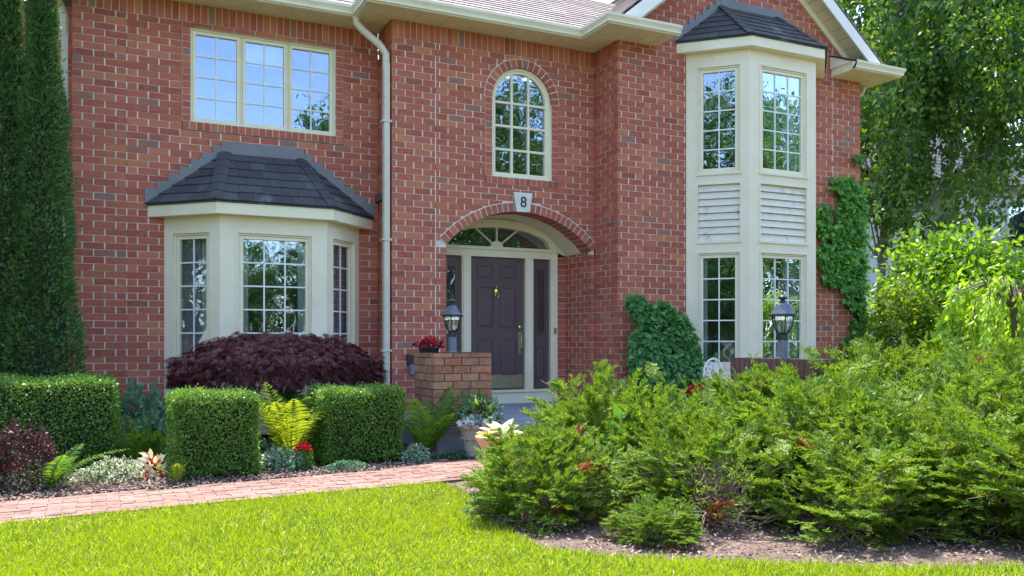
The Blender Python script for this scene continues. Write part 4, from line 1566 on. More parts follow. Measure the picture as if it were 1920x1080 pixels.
# ------------------------------------------------------------------ junipers
def juniper_arrays(seed, Rr, H, nb=120, ns=20, nm=16, nshell=650, npl=125, nsp=15):
    g = np.random.default_rng(seed)
    lump = lambda az, el: 1 + .14 * np.sin(3 * az + seed) * np.cos(2 * el) + .13 * np.sin(5 * az - 4 * el + 2 * seed) + .07 * np.sin(9 * az + 7 * el)
    rad = lambda el: 1 / ((np.cos(el) / Rr) ** 2.8 + (np.abs(np.sin(el)) / H) ** 2.8) ** (1 / 2.8)
    az = g.uniform(0, 2 * math.pi, nb)
    el = np.arcsin(g.uniform(.02, .98, nb) ** 1.1)
    bd = np.stack([np.cos(az) * np.cos(el), np.sin(az) * np.cos(el), np.sin(el)], 1)
    lb = rad(el) * g.uniform(.72, .95, nb) * lump(az, el)
    t = g.uniform(.38, 1.0, (nb, ns)) ** .8
    pos = bd[:, None, :] * (lb[:, None] * t)[..., None]
    pos[..., 2] += .03 + .08 * H * np.sin(math.pi * t) * np.cos(el)[:, None]
    side = nrm(np.cross(bd, (0, 0, 1.)) + 1e-6)
    sg = g.choice([-1, 1], (nb, ns))[..., None]
    sd = nrm(bd[:, None, :] * .85 + side[:, None, :] * sg * g.uniform(.3, .9, (nb, ns, 1)) + g.normal(0, .28, (nb, ns, 3)) + (0, 0, .16))
    sl = g.uniform(.08, .16, (nb, ns)) * (1.15 - .45 * t)
    # shoots over the outside: overlapping plumes pointing out and forward
    a2 = g.uniform(0, 2 * math.pi, nshell)
    e2 = np.arcsin(g.uniform(.03, 1, nshell))
    d2 = np.stack([np.cos(a2) * np.cos(e2), np.sin(a2) * np.cos(e2), np.sin(e2)], 1)
    p2 = d2 * (rad(e2) * lump(a2, e2) * (1 - np.abs(g.normal(0, .14, nshell))) * .93)[:, None] + (0, 0, .03)
    tang = nrm(np.cross(d2, (0, 0, 1.)) + 1e-6)
    ph = np.sin(4 * a2 + 3 * e2 + seed)[:, None]
    s2_ = nrm(d2 * .75 + tang * (.55 * ph + g.normal(0, .3, (nshell, 1))) + g.normal(0, .22, (nshell, 3)) + (0, 0, .12))
    l2 = g.uniform(.08, .19, nshell)
    # plumes: longer arching sprays with side shoots
    a3 = g.uniform(0, 2 * math.pi, npl)
    e3 = np.arcsin(g.uniform(.02, 1, npl))
    d3 = np.stack([np.cos(a3) * np.cos(e3), np.sin(a3) * np.cos(e3), np.sin(e3)], 1)
    t3 = nrm(np.cross(d3, (0, 0, 1.)) + 1e-6)
    pd = nrm(d3 * .8 + t3 * g.normal(0, .45, (npl, 1)) + (0, 0, .05))
    pl = g.uniform(.24, .42, npl)
    root = d3 * (rad(e3) * lump(a3, e3) * .98)[:, None] - pd * pl[:, None] * .85
    tt = np.linspace(.12, 1, nsp)[None, :]
    pp = root[:, None, :] + pd[:, None, :] * (pl[:, None] * tt)[..., None]
    pp[..., 2] += .03 - .20 * pl[:, None] * (tt ** 2)
    ps_ = nrm(np.cross(pd, np.cross(pd, (0, 0, 1.)) + g.normal(0, .2, (npl, 3))))
    pw = nrm(np.cross(pd, ps_))
    al = np.where(np.arange(nsp) % 2, 1, -1)[None, :, None]
    psd = nrm(pd[:, None, :] * .9 + pw[:, None, :] * al * .62 + g.normal(0, .14, (npl, nsp, 3)) + (0, 0, .10))
    psl = pl[:, None] * (.46 - .22 * tt) * g.uniform(.85, 1.15, (npl, nsp))
    p2 = np.concatenate([p2, pp.reshape(-1, 3)])
    s2_ = np.concatenate([s2_, psd.reshape(-1, 3)])
    l2 = np.concatenate([l2, psl.reshape(-1)])
    tang = np.concatenate([tang, np.repeat(pw, nsp, 0)])
    pos = np.concatenate([pos.reshape(-1, 3), p2])
    sd = np.concatenate([sd.reshape(-1, 3), s2_])
    sl = np.concatenate([sl.reshape(-1), l2])
    sideA = np.concatenate([np.repeat(side, ns, 0), tang])
    q = np.linspace(.05, 1, nm)
    P = pos[:, None, :] + sd[:, None, :] * (sl[:, None] * q)[..., None]
    P[..., 2] += (-.16 * sl[:, None] * q ** 2)
    nr = nrm(np.cross(sd, sideA + g.normal(0, .4, sd.shape)))
    s2 = nrm(np.cross(sd, nr))
    alt = np.where(np.arange(nm) % 2, 1, -1)[None, :, None]
    D = sd[:, None, :] * .95 + s2[:, None, :] * alt * .7 + g.normal(0, .2, P.shape)
    Ln = (.050 * (1.1 - .62 * q))[None, :] * g.uniform(.7, 1.3, P.shape[:2])
    Nn = nr[:, None, :] + g.normal(0, .35, P.shape)
    return P.reshape(-1, 3), D.reshape(-1, 3), Nn.reshape(-1, 3), Ln.reshape(-1), bd, lb, g


def juniper_proto(seed, Rr, H, label, dead=0, nb=120, bare=None):
    t = thing('juniper_shrub', label, 'shrub', (0, 0, 0), 'spreading junipers in the mulch bed')
    P, D, Nn, Ln, bd, lb, g = juniper_arrays(seed, Rr, H, nb)
    m = np.zeros(len(P), bool)
    for k in range(dead):
        i = g.integers(len(P))
        m |= np.linalg.norm(P - P[i], axis=1) < .085
    lowin = (P[:, 2] < .12 * H) & (g.random(len(P)) < .6)
    keep = ~m & ~lowin
    for k in range(20):
        i = g.integers(len(P))
        keep &= ~((np.linalg.norm((P - P[i]) * (1, 1, 1.2), axis=1) < g.uniform(.08, .16)) & (g.random(len(P)) < .9))
    if bare is not None:
        an = np.arctan2(P[:, 1], P[:, 0]) - bare
        an = (an + math.pi) % (2 * math.pi) - math.pi
        keep &= ~((np.abs(an) < .75) & (P[:, 2] < .74 * H) & (g.random(len(P)) < .93))
    scatter('foliage', P[keep], D[keep], Nn[keep], Ln[keep], Ln[keep] * .30, T_LEAF, 'juniper', t)
    if dead:
        scatter('dead_sprays', P[m], D[m], Nn[m], Ln[m] * 1.1, Ln[m] * .30, T_LEAF, 'juniper_dead', t)['label'] = 'rusty orange dead sprays'
    b = MB()
    for i in range(len(bd)):
        e = bd[i] * lb[i]
        mid = e * .45 + (0, 0, -.02)
        st = g.normal(0, .05, 3) * (1, 1, 0)
        b.tube([st, mid * .5 + st * .5 + g.normal(0, .012, 3), mid + g.normal(0, .02, 3), e * .88], [.016, .012, .008, .003], 5, cap=False)
        for k in range(6):
            f = g.uniform(.3, .92)
            p = e * f
            dirv = nrm(bd[i] + g.normal(0, .7, 3))
            b.tube([p, p + dirv * .09 + g.normal(0, .01, 3), p + dirv * g.uniform(.14, .26)], [.006, .004, .002], 4, cap=False)
    b.build('branches', 'red_bark', t)
    return t


def copy_thing(src, loc, rotz, scale, label, group=None):
    r = src.copy()
    COL.objects.link(r)
    r.location = loc
    r.rotation_euler = (0, 0, rotz)
    r.scale = scale
    r['label'] = label
    if group:
        r['group'] = group
    for ch in list(src.children):
        c = ch.copy()
        COL.objects.link(c)
        c.parent = r
        for gch in list(ch.children):
            d = gch.copy()
            COL.objects.link(d)
            d.parent = c
    return r


JP = [juniper_proto(3, .80, .92, '', 8), juniper_proto(8, .80, .92, '', 4), juniper_proto(21, .80, .92, '', 5), juniper_proto(33, .80, .92, '', 4, bare=-1.9)]
# ground point, radius, height, prototype, label
JS = [
    (gnd(1030, 968), .55, .66, 0, 'front left juniper with rusty dead sprays, nearest the terracotta pot'),
    (gnd(1150, 905), .80, .95, 1, 'tall spreading juniper behind the front left one, below the porch step'),
    (gnd(1330, 968), .64, .70, 3, 'middle juniper with bare brown twigs showing on its left side'),
    (gnd(1400, 880), .78, .97, 0, 'juniper below the white scrolled chair and dark brick porch wall'),
    (gnd(1540, 930), .92, 1.0, 1, 'wide juniper in the middle of the right bed, in front of the lantern wall'),
    (gnd(1655, 860), 1.05, 1.24, 2, 'tallest juniper, under the ivy corner of the house'),
    (gnd(1600, 988), .66, .60, 0, 'low front juniper overhanging the lawn edge on the right'),
    (gnd(1860, 905), 1.05, 1.14, 1, 'big juniper at the right edge below the weeping tree'),
    (gnd(1900, 992), .80, .74, 2, 'front juniper in the bottom right corner'),
    (gnd(1780, 850), 1.0, 1.17, 0, 'juniper in the back row under the bright broad-leaf shrub'),
    (gnd(1470, 850), .62, .93, 2, 'small back juniper beside the right end of the porch wall'),
    (gnd(1232, 1012), .27, .26, 1, 'tiny juniper sprig alone on the mulch at the lawn edge'),
    (gnd(985, 925), .36, .50, 0, 'small juniper clump pressing against the terracotta pot'),
    (gnd(1740, 965), .78, .86, 2, 'middle juniper between the wide one and the right edge'),
    (gnd(1265, 930), .60, .78, 1, 'juniper filling the middle of the bed behind the bare twigs'),
]
for i, ((x, y), r, h, k, lab) in enumerate(JS):
    sc = (r / .80, r / .80, h * .90 / .92)
    if i in (0, 1, 2, 5) and k == {0: 0, 1: 1, 2: 3, 5: 2}[i]:
        src = JP[k]
        src.location = (x, y, 0)
        src.rotation_euler = (0, 0, 0 if k == 3 else .6 * i)
        src.scale = sc
        src['label'] = lab
    else:
        copy_thing(JP[k], (x, y, 0), i * 1.37, sc, lab, 'spreading junipers in the mulch bed')


# ------------------------------------------------------------------ laceleaf maple
mx, my = 1.985, 10.30
t = thing('japanese_maple', 'low mounded purple laceleaf maple under the bay window', 'tree', (mx, my, 0))
n = 8500
az = rng.uniform(0, 2 * math.pi, n)
rr = rng.random(n) ** .5
shape = lambda r, a: 1.31 - .24 * r ** 2.6 - .18 * r ** 8 + .035 * np.sin(5 * a + r * 7) + .03 * np.sin(9 * a - r * 11)
p = np.stack([mx + 1.20 * rr * np.cos(az) * (1 + .05 * np.sin(4 * az)), my + .68 * rr * np.sin(az), shape(rr, az) - np.abs(rng.normal(0, .09, n))], 1)
rim = rng.random(n) < .33
k = rim.sum()
p[rim] = np.stack([mx + 1.2 * np.cos(az[rim]) * rng.uniform(.88, 1.02, k), my + .68 * np.sin(az[rim]) * rng.uniform(.88, 1.02, k), rng.uniform(.74, 1.06, k)], 1)
o = np.stack([np.cos(az) * rr, np.sin(az) * rr, np.full(n, -.25)], 1)
D = o * .9 + rnd(n) * .35 + (0, 0, -.28)
scatter('foliage', p, D, np.stack([np.cos(az) * .6, np.sin(az) * .6, np.ones(n)], 1) + rnd(n) * .35, rng.uniform(.07, .125, n), rng.uniform(.9, 1.1, n) * .09, T_PALM, 'maple', t)
b = MB()
for i in range(14):
    a = i * 2 * math.pi / 14 + random.uniform(-.2, .2)
    e = np.array((1.05 * math.cos(a), .58 * math.sin(a), 0)) * random.uniform(.7, 1)
    b.tube([(mx, my, .35), (mx + e[0] * .25, my + e[1] * .25, .82), (mx + e[0] * .65, my + e[1] * .65, 1.08), (mx + e[0], my + e[1], .92)], [.035, .026, .015, .006], 6)
b.tube([(mx - .05, my, 0), (mx + .03, my, .2), (mx, my, .45)], [.075, .06, .045], 8)
b.build('trunk', 'bark', t)
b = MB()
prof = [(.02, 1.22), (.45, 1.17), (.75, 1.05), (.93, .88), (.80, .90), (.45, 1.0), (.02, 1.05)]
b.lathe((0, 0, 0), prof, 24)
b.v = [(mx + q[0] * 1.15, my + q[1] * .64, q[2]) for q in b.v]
b.build('filler_core', 'maple_core', t)


# ------------------------------------------------------------------ ferns
def fern(x, y, z, nf, L, mat, label, lean=.75, dirs=None, upz=1.0, group='ferns in the front bed', pin=.14):
    P, D, N_, Ln = [], [], [], []
    rachis = MB()
    for i in range(nf):
        a = (2 * math.pi * i / nf + random.uniform(-.3, .3)) if dirs is None else dirs[i % len(dirs)] + random.uniform(-.15, .15)
        l = L * random.uniform(.75, 1.1)
        hd = np.array((math.cos(a), math.sin(a), 0))
        sd = np.array((-math.sin(a), math.cos(a), 0))
        le = lean * random.uniform(.6, 1.25)
        pts = []
        for j in range(26):
            s = j / 25
            pts.append(np.array((x, y, z)) + hd * (l * le * (s * .6 + .4 * s * s)) + np.array((0, 0, 1)) * (l * upz * (s - .42 * s * s * min(1.0, le))))
        rachis.tube(pts[::5] + [pts[-1]], [.006, .005, .004, .003, .002, .0015, .001][:len(pts[::5]) + 1], 4, cap=False)
        for j in range(4, 26):
            s = j / 25
            tn = nrm(pts[min(j + 1, 25)] - pts[j - 1])
            w = pin * l / .6 * math.sin(math.pi * min(1, (s * .93 + .05))) ** .8 + .008
            for sg in (-1, 1):
                P.append(pts[j])
                D.append(sd * sg + tn * .42 + np.array((0, 0, -.08)) + rng.normal(0, .06, 3))
                N_.append(np.cross(tn, sd) + rng.normal(0, .1, 3))
                Ln.append(w)
    t = thing('fern', label, 'fern', (x, y, z), group)
    Ln = np.array(Ln)
    scatter('fronds', np.array(P), np.array(D), np.array(N_), Ln, np.maximum(.008, L * .030), T_LEAF, mat, t)
    rachis.build('stalks', mat, t)
    return t


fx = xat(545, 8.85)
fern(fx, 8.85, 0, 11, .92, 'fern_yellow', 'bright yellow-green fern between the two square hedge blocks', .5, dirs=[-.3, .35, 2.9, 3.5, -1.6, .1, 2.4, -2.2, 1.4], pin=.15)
fern(xat(545, 9.55), 9.55, 0, 8, .98, 'fern', 'tall green fern behind the yellow one, below the purple maple', .45)
fern(xat(800, 8.9), 8.9, 0, 11, .86, 'fern', 'green fern between the right hedge block and the brick pillar', .6, dirs=[-.5, .2, .8, 2.6, 3.4, -1.3, -2.2, 1.5, -.1])
fern(xat(250, 9.25), 9.25, 0, 8, .58, 'fern', 'olive fern in the gap between the long hedge and the left block', .55)
fern(xat(300, 9.3), 9.3, 0, 7, .52, 'fern', 'fern tucked against the left side of the left hedge block', .6)
fern(xat(92, 8.2), 8.2, 0, 7, .48, 'fern', 'small lit fern in front of the long hedge, beside the dark barberry', .95, dirs=[.1, .6, -.4, 1.1, 2.4, -1.2, .3])
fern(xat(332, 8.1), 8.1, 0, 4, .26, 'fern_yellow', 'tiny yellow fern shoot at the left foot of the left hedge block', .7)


# ------------------------------------------------------------------ mounds of leaves and flowers
def mound(name, label, cat, x, y, r, h, n, size, mat, group=None, parent=None, tmpl=T_LEAF, z=0, ry=None, dr=.6, wd=.6, part='foliage'):
    t = parent or thing(name, label, cat, (x, y, z), group)
    ry = ry or r
    a = rng.uniform(0, 2 * math.pi, n)
    ph = np.arccos(rng.uniform(0, 1, n))
    q = (1 - np.abs(rng.normal(0, .14, n))) * (1 + .12 * np.sin(3 * a + 4 * ph) + .10 * np.sin(7 * a))
    o = np.stack([np.cos(a) * np.sin(ph), np.sin(a) * np.sin(ph), np.cos(ph)], 1)
    p = o * np.array((r, ry, h)) * q[:, None] + (x, y, z + .01)
    D = o + rnd(n) * dr + (0, 0, .15)
    s = size * rng.uniform(.65, 1.3, n)
    scatter(part, p, D, o + rnd(n) * .6 + (0, 0, .4), s, s * wd, tmpl, mat, t)
    return t


GF = 'low edging plants along the brick path'
x, y = gnd(40, 922); mound('sweet_alyssum', 'clump of white alyssum at the left end of the path edge', 'flower', x, y + .12, .20, .14, 900, .026, 'alyssum', GF)
x, y = gnd(95, 915); mound('sweet_alyssum', 'fuller white alyssum clump in front of the small lit fern', 'flower', x, y + .1, .17, .17, 1000, .026, 'alyssum', GF)
x, y = gnd(150, 905); mound('sweet_alyssum', 'tiny white alyssum tuft alone on the bark chips', 'flower', x, y + .05, .08, .09, 250, .024, 'alyssum', GF)
x, y = gnd(215, 903); mound('sweet_alyssum', 'wide variegated white clump left of the white-and-red plant', 'flower', x, y + .12, .26, .17, 1700, .026, 'alyssum', GF)
x, y = gnd(288, 898)
t = mound('caladium', 'white-leaved plant with red heart beside the wide white clump', 'plant', x, y + .1, .10, .17, 46, .10, 'hosta_edge', GF, tmpl=T_BROAD, wd=.5)
mound('', '', '', x, y + .08, .05, .18, 30, .06, 'red_petal', parent=t, tmpl=T_BROAD, wd=.5, part='red_leaves')
x, y = gnd(372, 892); mound('dead_nettle', 'silver-green mat at the foot of the left hedge block', 'plant', x, y + .13, .23, .15, 900, .034, 'silver', GF)
x, y = gnd(432, 888); mound('dead_nettle', 'greener small silver mat at the right foot of the left hedge block', 'plant', x, y + .12, .16, .12, 500, .034, 'glaucous', GF)
x, y = gnd(530, 884); mound('dead_nettle', 'silver mat in front of the yellow fern', 'plant', x, y + .14, .22, .18, 900, .036, 'silver', GF)
x, y = gnd(500, 874); mound('dead_nettle', 'dark blue-green tuft between the left block and the yellow fern', 'plant', x, y + .14, .12, .22, 400, .036, 'glaucous', GF)
x, y = gnd(784, 866); mound('dead_nettle', 'silver tuft under the fern by the brick pillar', 'plant', x, y + .05, .14, .15, 520, .034, 'silver', GF)
x, y = gnd(655, 884); mound('dead_nettle', 'thin green strip of leaves under the right hedge block', 'plant', x, y + .1, .2, .07, 320, .03, 'glaucous', GF, ry=.1)
x, y = gnd(576, 884)
t = mound('geranium', 'single red geranium bloom between the hedge blocks', 'flower', x, y + .2, .09, .16, 160, .045, 'boxwood', tmpl=T_BROAD, wd=.9)
mound('', '', '', x, y + .16, .065, .065, 130, .032, 'red_petal', parent=t, z=.165, wd=.9, part='bloom')
x, y = gnd(14, 925)
t = mound('geranium', 'small red geranium at the left edge of the photo', 'flower', x, y + .28, .08, .14, 120, .045, 'boxwood', tmpl=T_BROAD, wd=.9)
mound('', '', '', x, y + .24, .05, .05, 80, .03, 'red_petal', parent=t, z=.15, wd=.9, part='bloom')
mound('barberry_shrub', 'low dark purple barberry in front of the long hedge', 'shrub', xat(36, 8.45), 8.45, .34, .49, 5200, .030, 'barberry', dr=.8)
mound('peony_bush', 'blue-green leafy bush against the brick between hedge and bay', 'shrub', xat(262, 10.0), 10.0, .34, .72, 1500, .075, 'glaucous', tmpl=T_BROAD, wd=.4)
mound('peony_bush', 'lower blue-green bush in front of the bay window corner', 'shrub', xat(300, 9.5), 9.5, .26, .48, 900, .07, 'glaucous', tmpl=T_BROAD, wd=.4)
mound('violet_patch', 'green ground leaves at the foot of the brick pillar', 'plant', *gnd(860, 856), .34, .05, 420, .035, 'glaucous', GF, ry=.12)
mound('heuchera', 'dusty green-white plant under the front left juniper', 'plant', gnd(935, 970)[0], gnd(935, 970)[1] + .1, .17, .16, 520, .034, 'glaucous', GF)
mound('wild_vine', 'broad dark green leaves growing through the junipers', 'plant', *gnd(1170, 925), .24, .62, 260, .085, 'ivy', tmpl=T_BROAD, wd=.7)

x, y = xat(1308, 8.75), 8.75
t = mound('geranium', 'dark pink geranium on the porch behind the tall juniper', 'flower', x, y, .2, .42, 420, .05, 'boxwood', tmpl=T_BROAD, wd=.9, z=PF - .1)
mound('', '', '', x, y, .12, .08, 160, .04, 'red_petal', parent=t, z=PF + .31, wd=.9, part='bloom')
# dry leaves on the path and the lawn edge
q = np.stack([rng.uniform(-1.5, 3.6, 260), rng.uniform(6.6, 8.3, 260)], 1)
scatter('fallen_leaves', np.concatenate([q, rng.uniform(.012, .02, (260, 1))], 1), rnd(260) * (1, 1, .12), rnd(260) * .25 + (0, 0, 1), rng.uniform(.012, .03, 260), rng.uniform(.008, .016, 260), T_LEAF, 'chips')['kind'] = 'stuff'

# climber on the wing wall
cx, cy = 7.44, 10.36
t = thing('climbing_hydrangea', 'dense dark green climber mounded against the brick left of the tall bay', 'climber', (cx, cy, 0))
P, O_ = [], []
for (dx, zc_, rx, ry, rz, k) in ((0, 1.05, .56, .30, .62, 3400), (-.12, .55, .45, .3, .5, 1200), (.28, .75, .32, .3, .55, 1000), (-.34, 1.62, .15, .14, .17, 320), (-.48, 1.76, .13, .10, .11, 220), (-.05, 1.62, .2, .16, .16, 360), (.14, 1.5, .22, .2, .18, 320)):
    o = uvec(k)
    P.append(o * (rx, ry, rz) * (1 - np.abs(rng.normal(0, .12, (k, 1)))) + (cx + dx, cy - .02, zc_))
    O_.append(o)
P, O_ = np.concatenate(P), np.concatenate(O_)
m = P[:, 1] < YW - .01
P, O_ = P[m], O_[m]
k = len(P)
scatter('foliage', P, O_ * .5 + rnd(k) * .4 + (0, -.2, -.5), O_ + (0, -.5, .5) + rnd(k) * .4, rng.uniform(.065, .115, k), rng.uniform(.05, .085, k), T_BROAD, 'hydrangea', t)
b = MB()
for i in range(9):
    a = random.uniform(-.4, .4)
    b.tube([(cx + a * .3, cy + .1, 0), (cx + a * .7, cy + .12, .7), (cx + a, cy + .16, 1.4)], [.02, .014, .006], 6)
b.build('stems', 'bark', t)

# ivy on the right corner
t = thing('ivy', 'ivy climbing the brick at the right corner of the house', 'climber', (11.2, YW, 0))
P, N_ = [], []
for (px, py, rp) in ((1590, 352, 20), (1570, 345, 13), (1600, 372, 24), (1612, 400, 24), (1545, 396, 14), (1540, 420, 14), (1560, 440, 22), (1592, 430, 30), (1612, 440, 26), (1545, 478, 20), (1575, 480, 28), (1605, 490, 28), (1562, 515, 22), (1595, 525, 26), (1618, 535, 20), (1603, 560, 20), (1622, 580, 18), (1615, 610, 20), (1610, 640, 22), (1598, 655, 18), (1624, 500, 14), (1608, 296, 8), (1612, 300, 6), (1580, 398, 16)):
    k = int(rp * rp * .42) + 8
    a, q = rng.uniform(0, 2 * math.pi, k), np.sqrt(rng.random(k)) * rp
    for u, v in zip(px + q * np.cos(a), py + q * np.sin(a)):
        yy = YW - rng.uniform(.015, .12)
        x, y, z = at(u, v, yy)
        if x > XR - .02:
            y = yy + rng.uniform(0, .25)
            x = min(x, XR + .02 + rng.uniform(0, .12))
        P.append((x, y, z))
P = np.array(P)
k = len(P)
scatter('foliage', P, rnd(k) * .5 + (0, -.35, -.6), rnd(k) * .4 + (0, -1, .45), rng.uniform(.06, .11, k), rng.uniform(.05, .09, k), T_BROAD, 'ivy', t)
b = MB()
for i in range(7):
    q = [at(1610 - random.uniform(0, 15), 690 - 10 * i, YW - .02)]
    for (u, v) in ((1608, 600), (1600 - i * 3, 540), (1585 - i * 6, 460), (1590 + i * 2, 370)):
        q.append(at(u + random.uniform(-6, 6), v + random.uniform(-8, 8), YW - .015))
    b.tube(q, [.012, .010, .008, .006, .003], 5)
b.build('stems', 'bark', t)


# ------------------------------------------------------------------ pots
def pot(name, label, x, y, prof, mat, n=32, band=None):
    t = thing(name, label, 'pot', (x, y, 0))
    b = MB()
    b.lathe((x, y, 0), prof, n)
    b.build('bowl', mat, t, smooth=True)
    if band:
        r = MB()
        for (z, rad) in band:
            for i in range(14):
                a = 2 * math.pi * i / 14
                r.tube([(x + rad * math.cos(a), y + rad * math.sin(a), z - .022), (x + (rad + .012) * math.cos(a + .16), y + (rad + .012) * math.sin(a + .16), z + .01), (x + rad * math.cos(a + .36), y + rad * math.sin(a + .36), z - .018)], [.008, .011, .008], 6)
        r.build('garland_relief', mat, t, smooth=True)
    return t


x, y = gnd(903, 858)
y += .12
pot1 = pot('stone_planter', 'weathered grey stone pot with swag relief beside the brick pillar', x, y,
           [(.02, 0), (.125, 0), (.135, .02), (.13, .05), (.155, .17), (.185, .28), (.19, .30), (.215, .31), (.222, .335), (.215, .36), (.19, .36), (.175, .33), (.05, .31), (.01, .31)], 'stone_pot', band=[(.20, .165)])
b = MB(); b.lathe((x, y, .325), [(.01, 0), (.178, 0), (.01, .02)], 24); b.build('soil', 'soil', pot1)
t = mound('potted_flowers', 'red and white flowers with tall leaves growing in the stone pot', 'flower', x + .02, y, .24, .30, 900, .055, 'glaucous', z=.33, tmpl=T_LEAF, wd=.35)
mound('', '', '', x - .03, y - .10, .20, .10, 90, .05, 'white_petal', parent=t, z=.33, tmpl=T_FLOWER, wd=1.0, part='white_petunias', ry=.12)
mound('', '', '', x + .04, y - .05, .09, .08, 60, .055, 'dark_red', parent=t, z=.47, tmpl=T_BROAD, wd=.7, part='dark_red_blooms')
k = 9
scatter('tall_leaves', np.tile((x, y, .38), (k, 1)) + rnd(k) * .05, rnd(k) * .35 + (-.05, 0, 1), rnd(k) * .5 + (0, -1, 0), rng.uniform(.25, .36, k), rng.uniform(.06, .085, k), T_BROAD, 'fern', t)
x, y = gnd(940, 884)
pot2 = pot('terracotta_planter', 'smooth golden terracotta pot half hidden by the junipers', x, y + .1,
           [(.02, 0), (.11, 0), (.12, .015), (.135, .10), (.16, .22), (.185, .27), (.205, .295), (.212, .31), (.21, .33), (.195, .335), (.18, .32), (.165, .29), (.05, .27), (.01, .27)], 'terracotta')
y += .1
b = MB(); b.lathe((x, y, .285), [(.01, 0), (.160, 0), (.01, .015)], 24); b.build('soil', 'soil', pot2)
t = thing('potted_hosta', 'cream-edged hosta growing in the terracotta pot', 'plant', (x, y, .32))
k = 24
a = np.linspace(0, 2 * math.pi * 3, k) + rng.normal(0, .2, k)
el = rng.uniform(.1, .9, k)
D = np.stack([np.cos(a) * np.cos(el), np.sin(a) * np.cos(el), np.sin(el) * .8], 1)
P = np.array((x + .05, y, .30)) + D * .05
scatter('leaves', P, D, np.tile((0, 0, 1.), (k, 1)) + rnd(k) * .2, rng.uniform(.16, .24, k), rng.uniform(.10, .14, k), T_BROAD, 'hosta_edge', t)
scatter('leaf_centres', P + D * .02 + (0, 0, .004), D, np.tile((0, 0, 1.), (k, 1)), rng.uniform(.10, .15, k), rng.uniform(.03, .05, k), T_BROAD, 'hosta_mid', t)

# ------------------------------------------------------------------ brick pillar, porch wall, lanterns
PX0, PX1, PY0, PY1, PZ = 3.41, 4.11, 9.04, 9.71, 1.11
t = thing('brick_pillar', 'weathered brick pillar with dark joints beside the front step', 'pillar', ((PX0 + PX1) / 2, (PY0 + PY1) / 2, 0))
BLs = BL
BL = .21
bk, mo, hd = MB(), MB(), MB()
ftop = PZ - .088 * 1
brick_wall(bk, mo, FRONT(PY0), PX0, PX1, 0, PZ, phase=PX0 + .02)
brick_wall(bk, mo, wall_frame((PX0, 0, 0), (0, 1, 0), (-1, 0, 0)), PY0 + .1, PY1 - .1, 0, PZ, phase=PY0)
brick_wall(bk, mo, wall_frame((PX1, 0, 0), (0, 1, 0), (1, 0, 0)), PY0 + .1, PY1 - .1, 0, PZ, phase=PY0)
brick_wall(bk, mo, wall_frame((0, PY1, 0), (1, 0, 0), (0, 1, 0)), PX0, PX1, 0, PZ, phase=PX0)
mo.box(PX0 + .1, PX1 - .1, PY0 + .1, PY1 - .1, 0, PZ - .004)
build_multi('brickwork', [(bk, 'old_brick'), (mo, 'dark_mortar'), (hd, 'dark_mortar')], t)
WX0, WX1, WY0, WY1, WZ = 6.90, 7.22, 6.95, 8.25, 1.045
t = thing('porch_wall', 'low dark brick wall carrying the lantern in front of the tall bay', 'wall', ((WX0 + WX1) / 2, (WY0 + WY1) / 2, 0))
bk, mo, hd = MB(), MB(), MB()
fwl = wall_frame((WX0, 0, 0), (0, 1, 0), (-1, 0, 0))
brick_wall(bk, mo, fwl, WY0, WY1, 0, WZ - .2, phase=.05)
soldiers(bk, mo, fwl, WY0, WY1, WZ - .2, WZ, t=.008)
fwr = wall_frame((WX1, 0, 0), (0, 1, 0), (1, 0, 0))
brick_wall(bk, mo, fwr, WY0, WY1, 0, WZ - .2, phase=.1)
soldiers(bk, mo, fwr, WY0, WY1, WZ - .2, WZ, t=.008)
soldiers(bk, mo, FRONT(WY0), WX0 + .1, WX1 - .1, WZ - .2, WZ, t=.008)
brick_wall(bk, mo, FRONT(WY0), WX0 + .1, WX1 - .1, 0, WZ - .2, phase=.1)
mo.box(WX0 + .1, WX1 - .1, WY0 + .1, WY1 - .02, 0, WZ - .003)
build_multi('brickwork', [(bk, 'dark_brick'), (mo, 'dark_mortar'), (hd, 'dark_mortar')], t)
BL = BLs


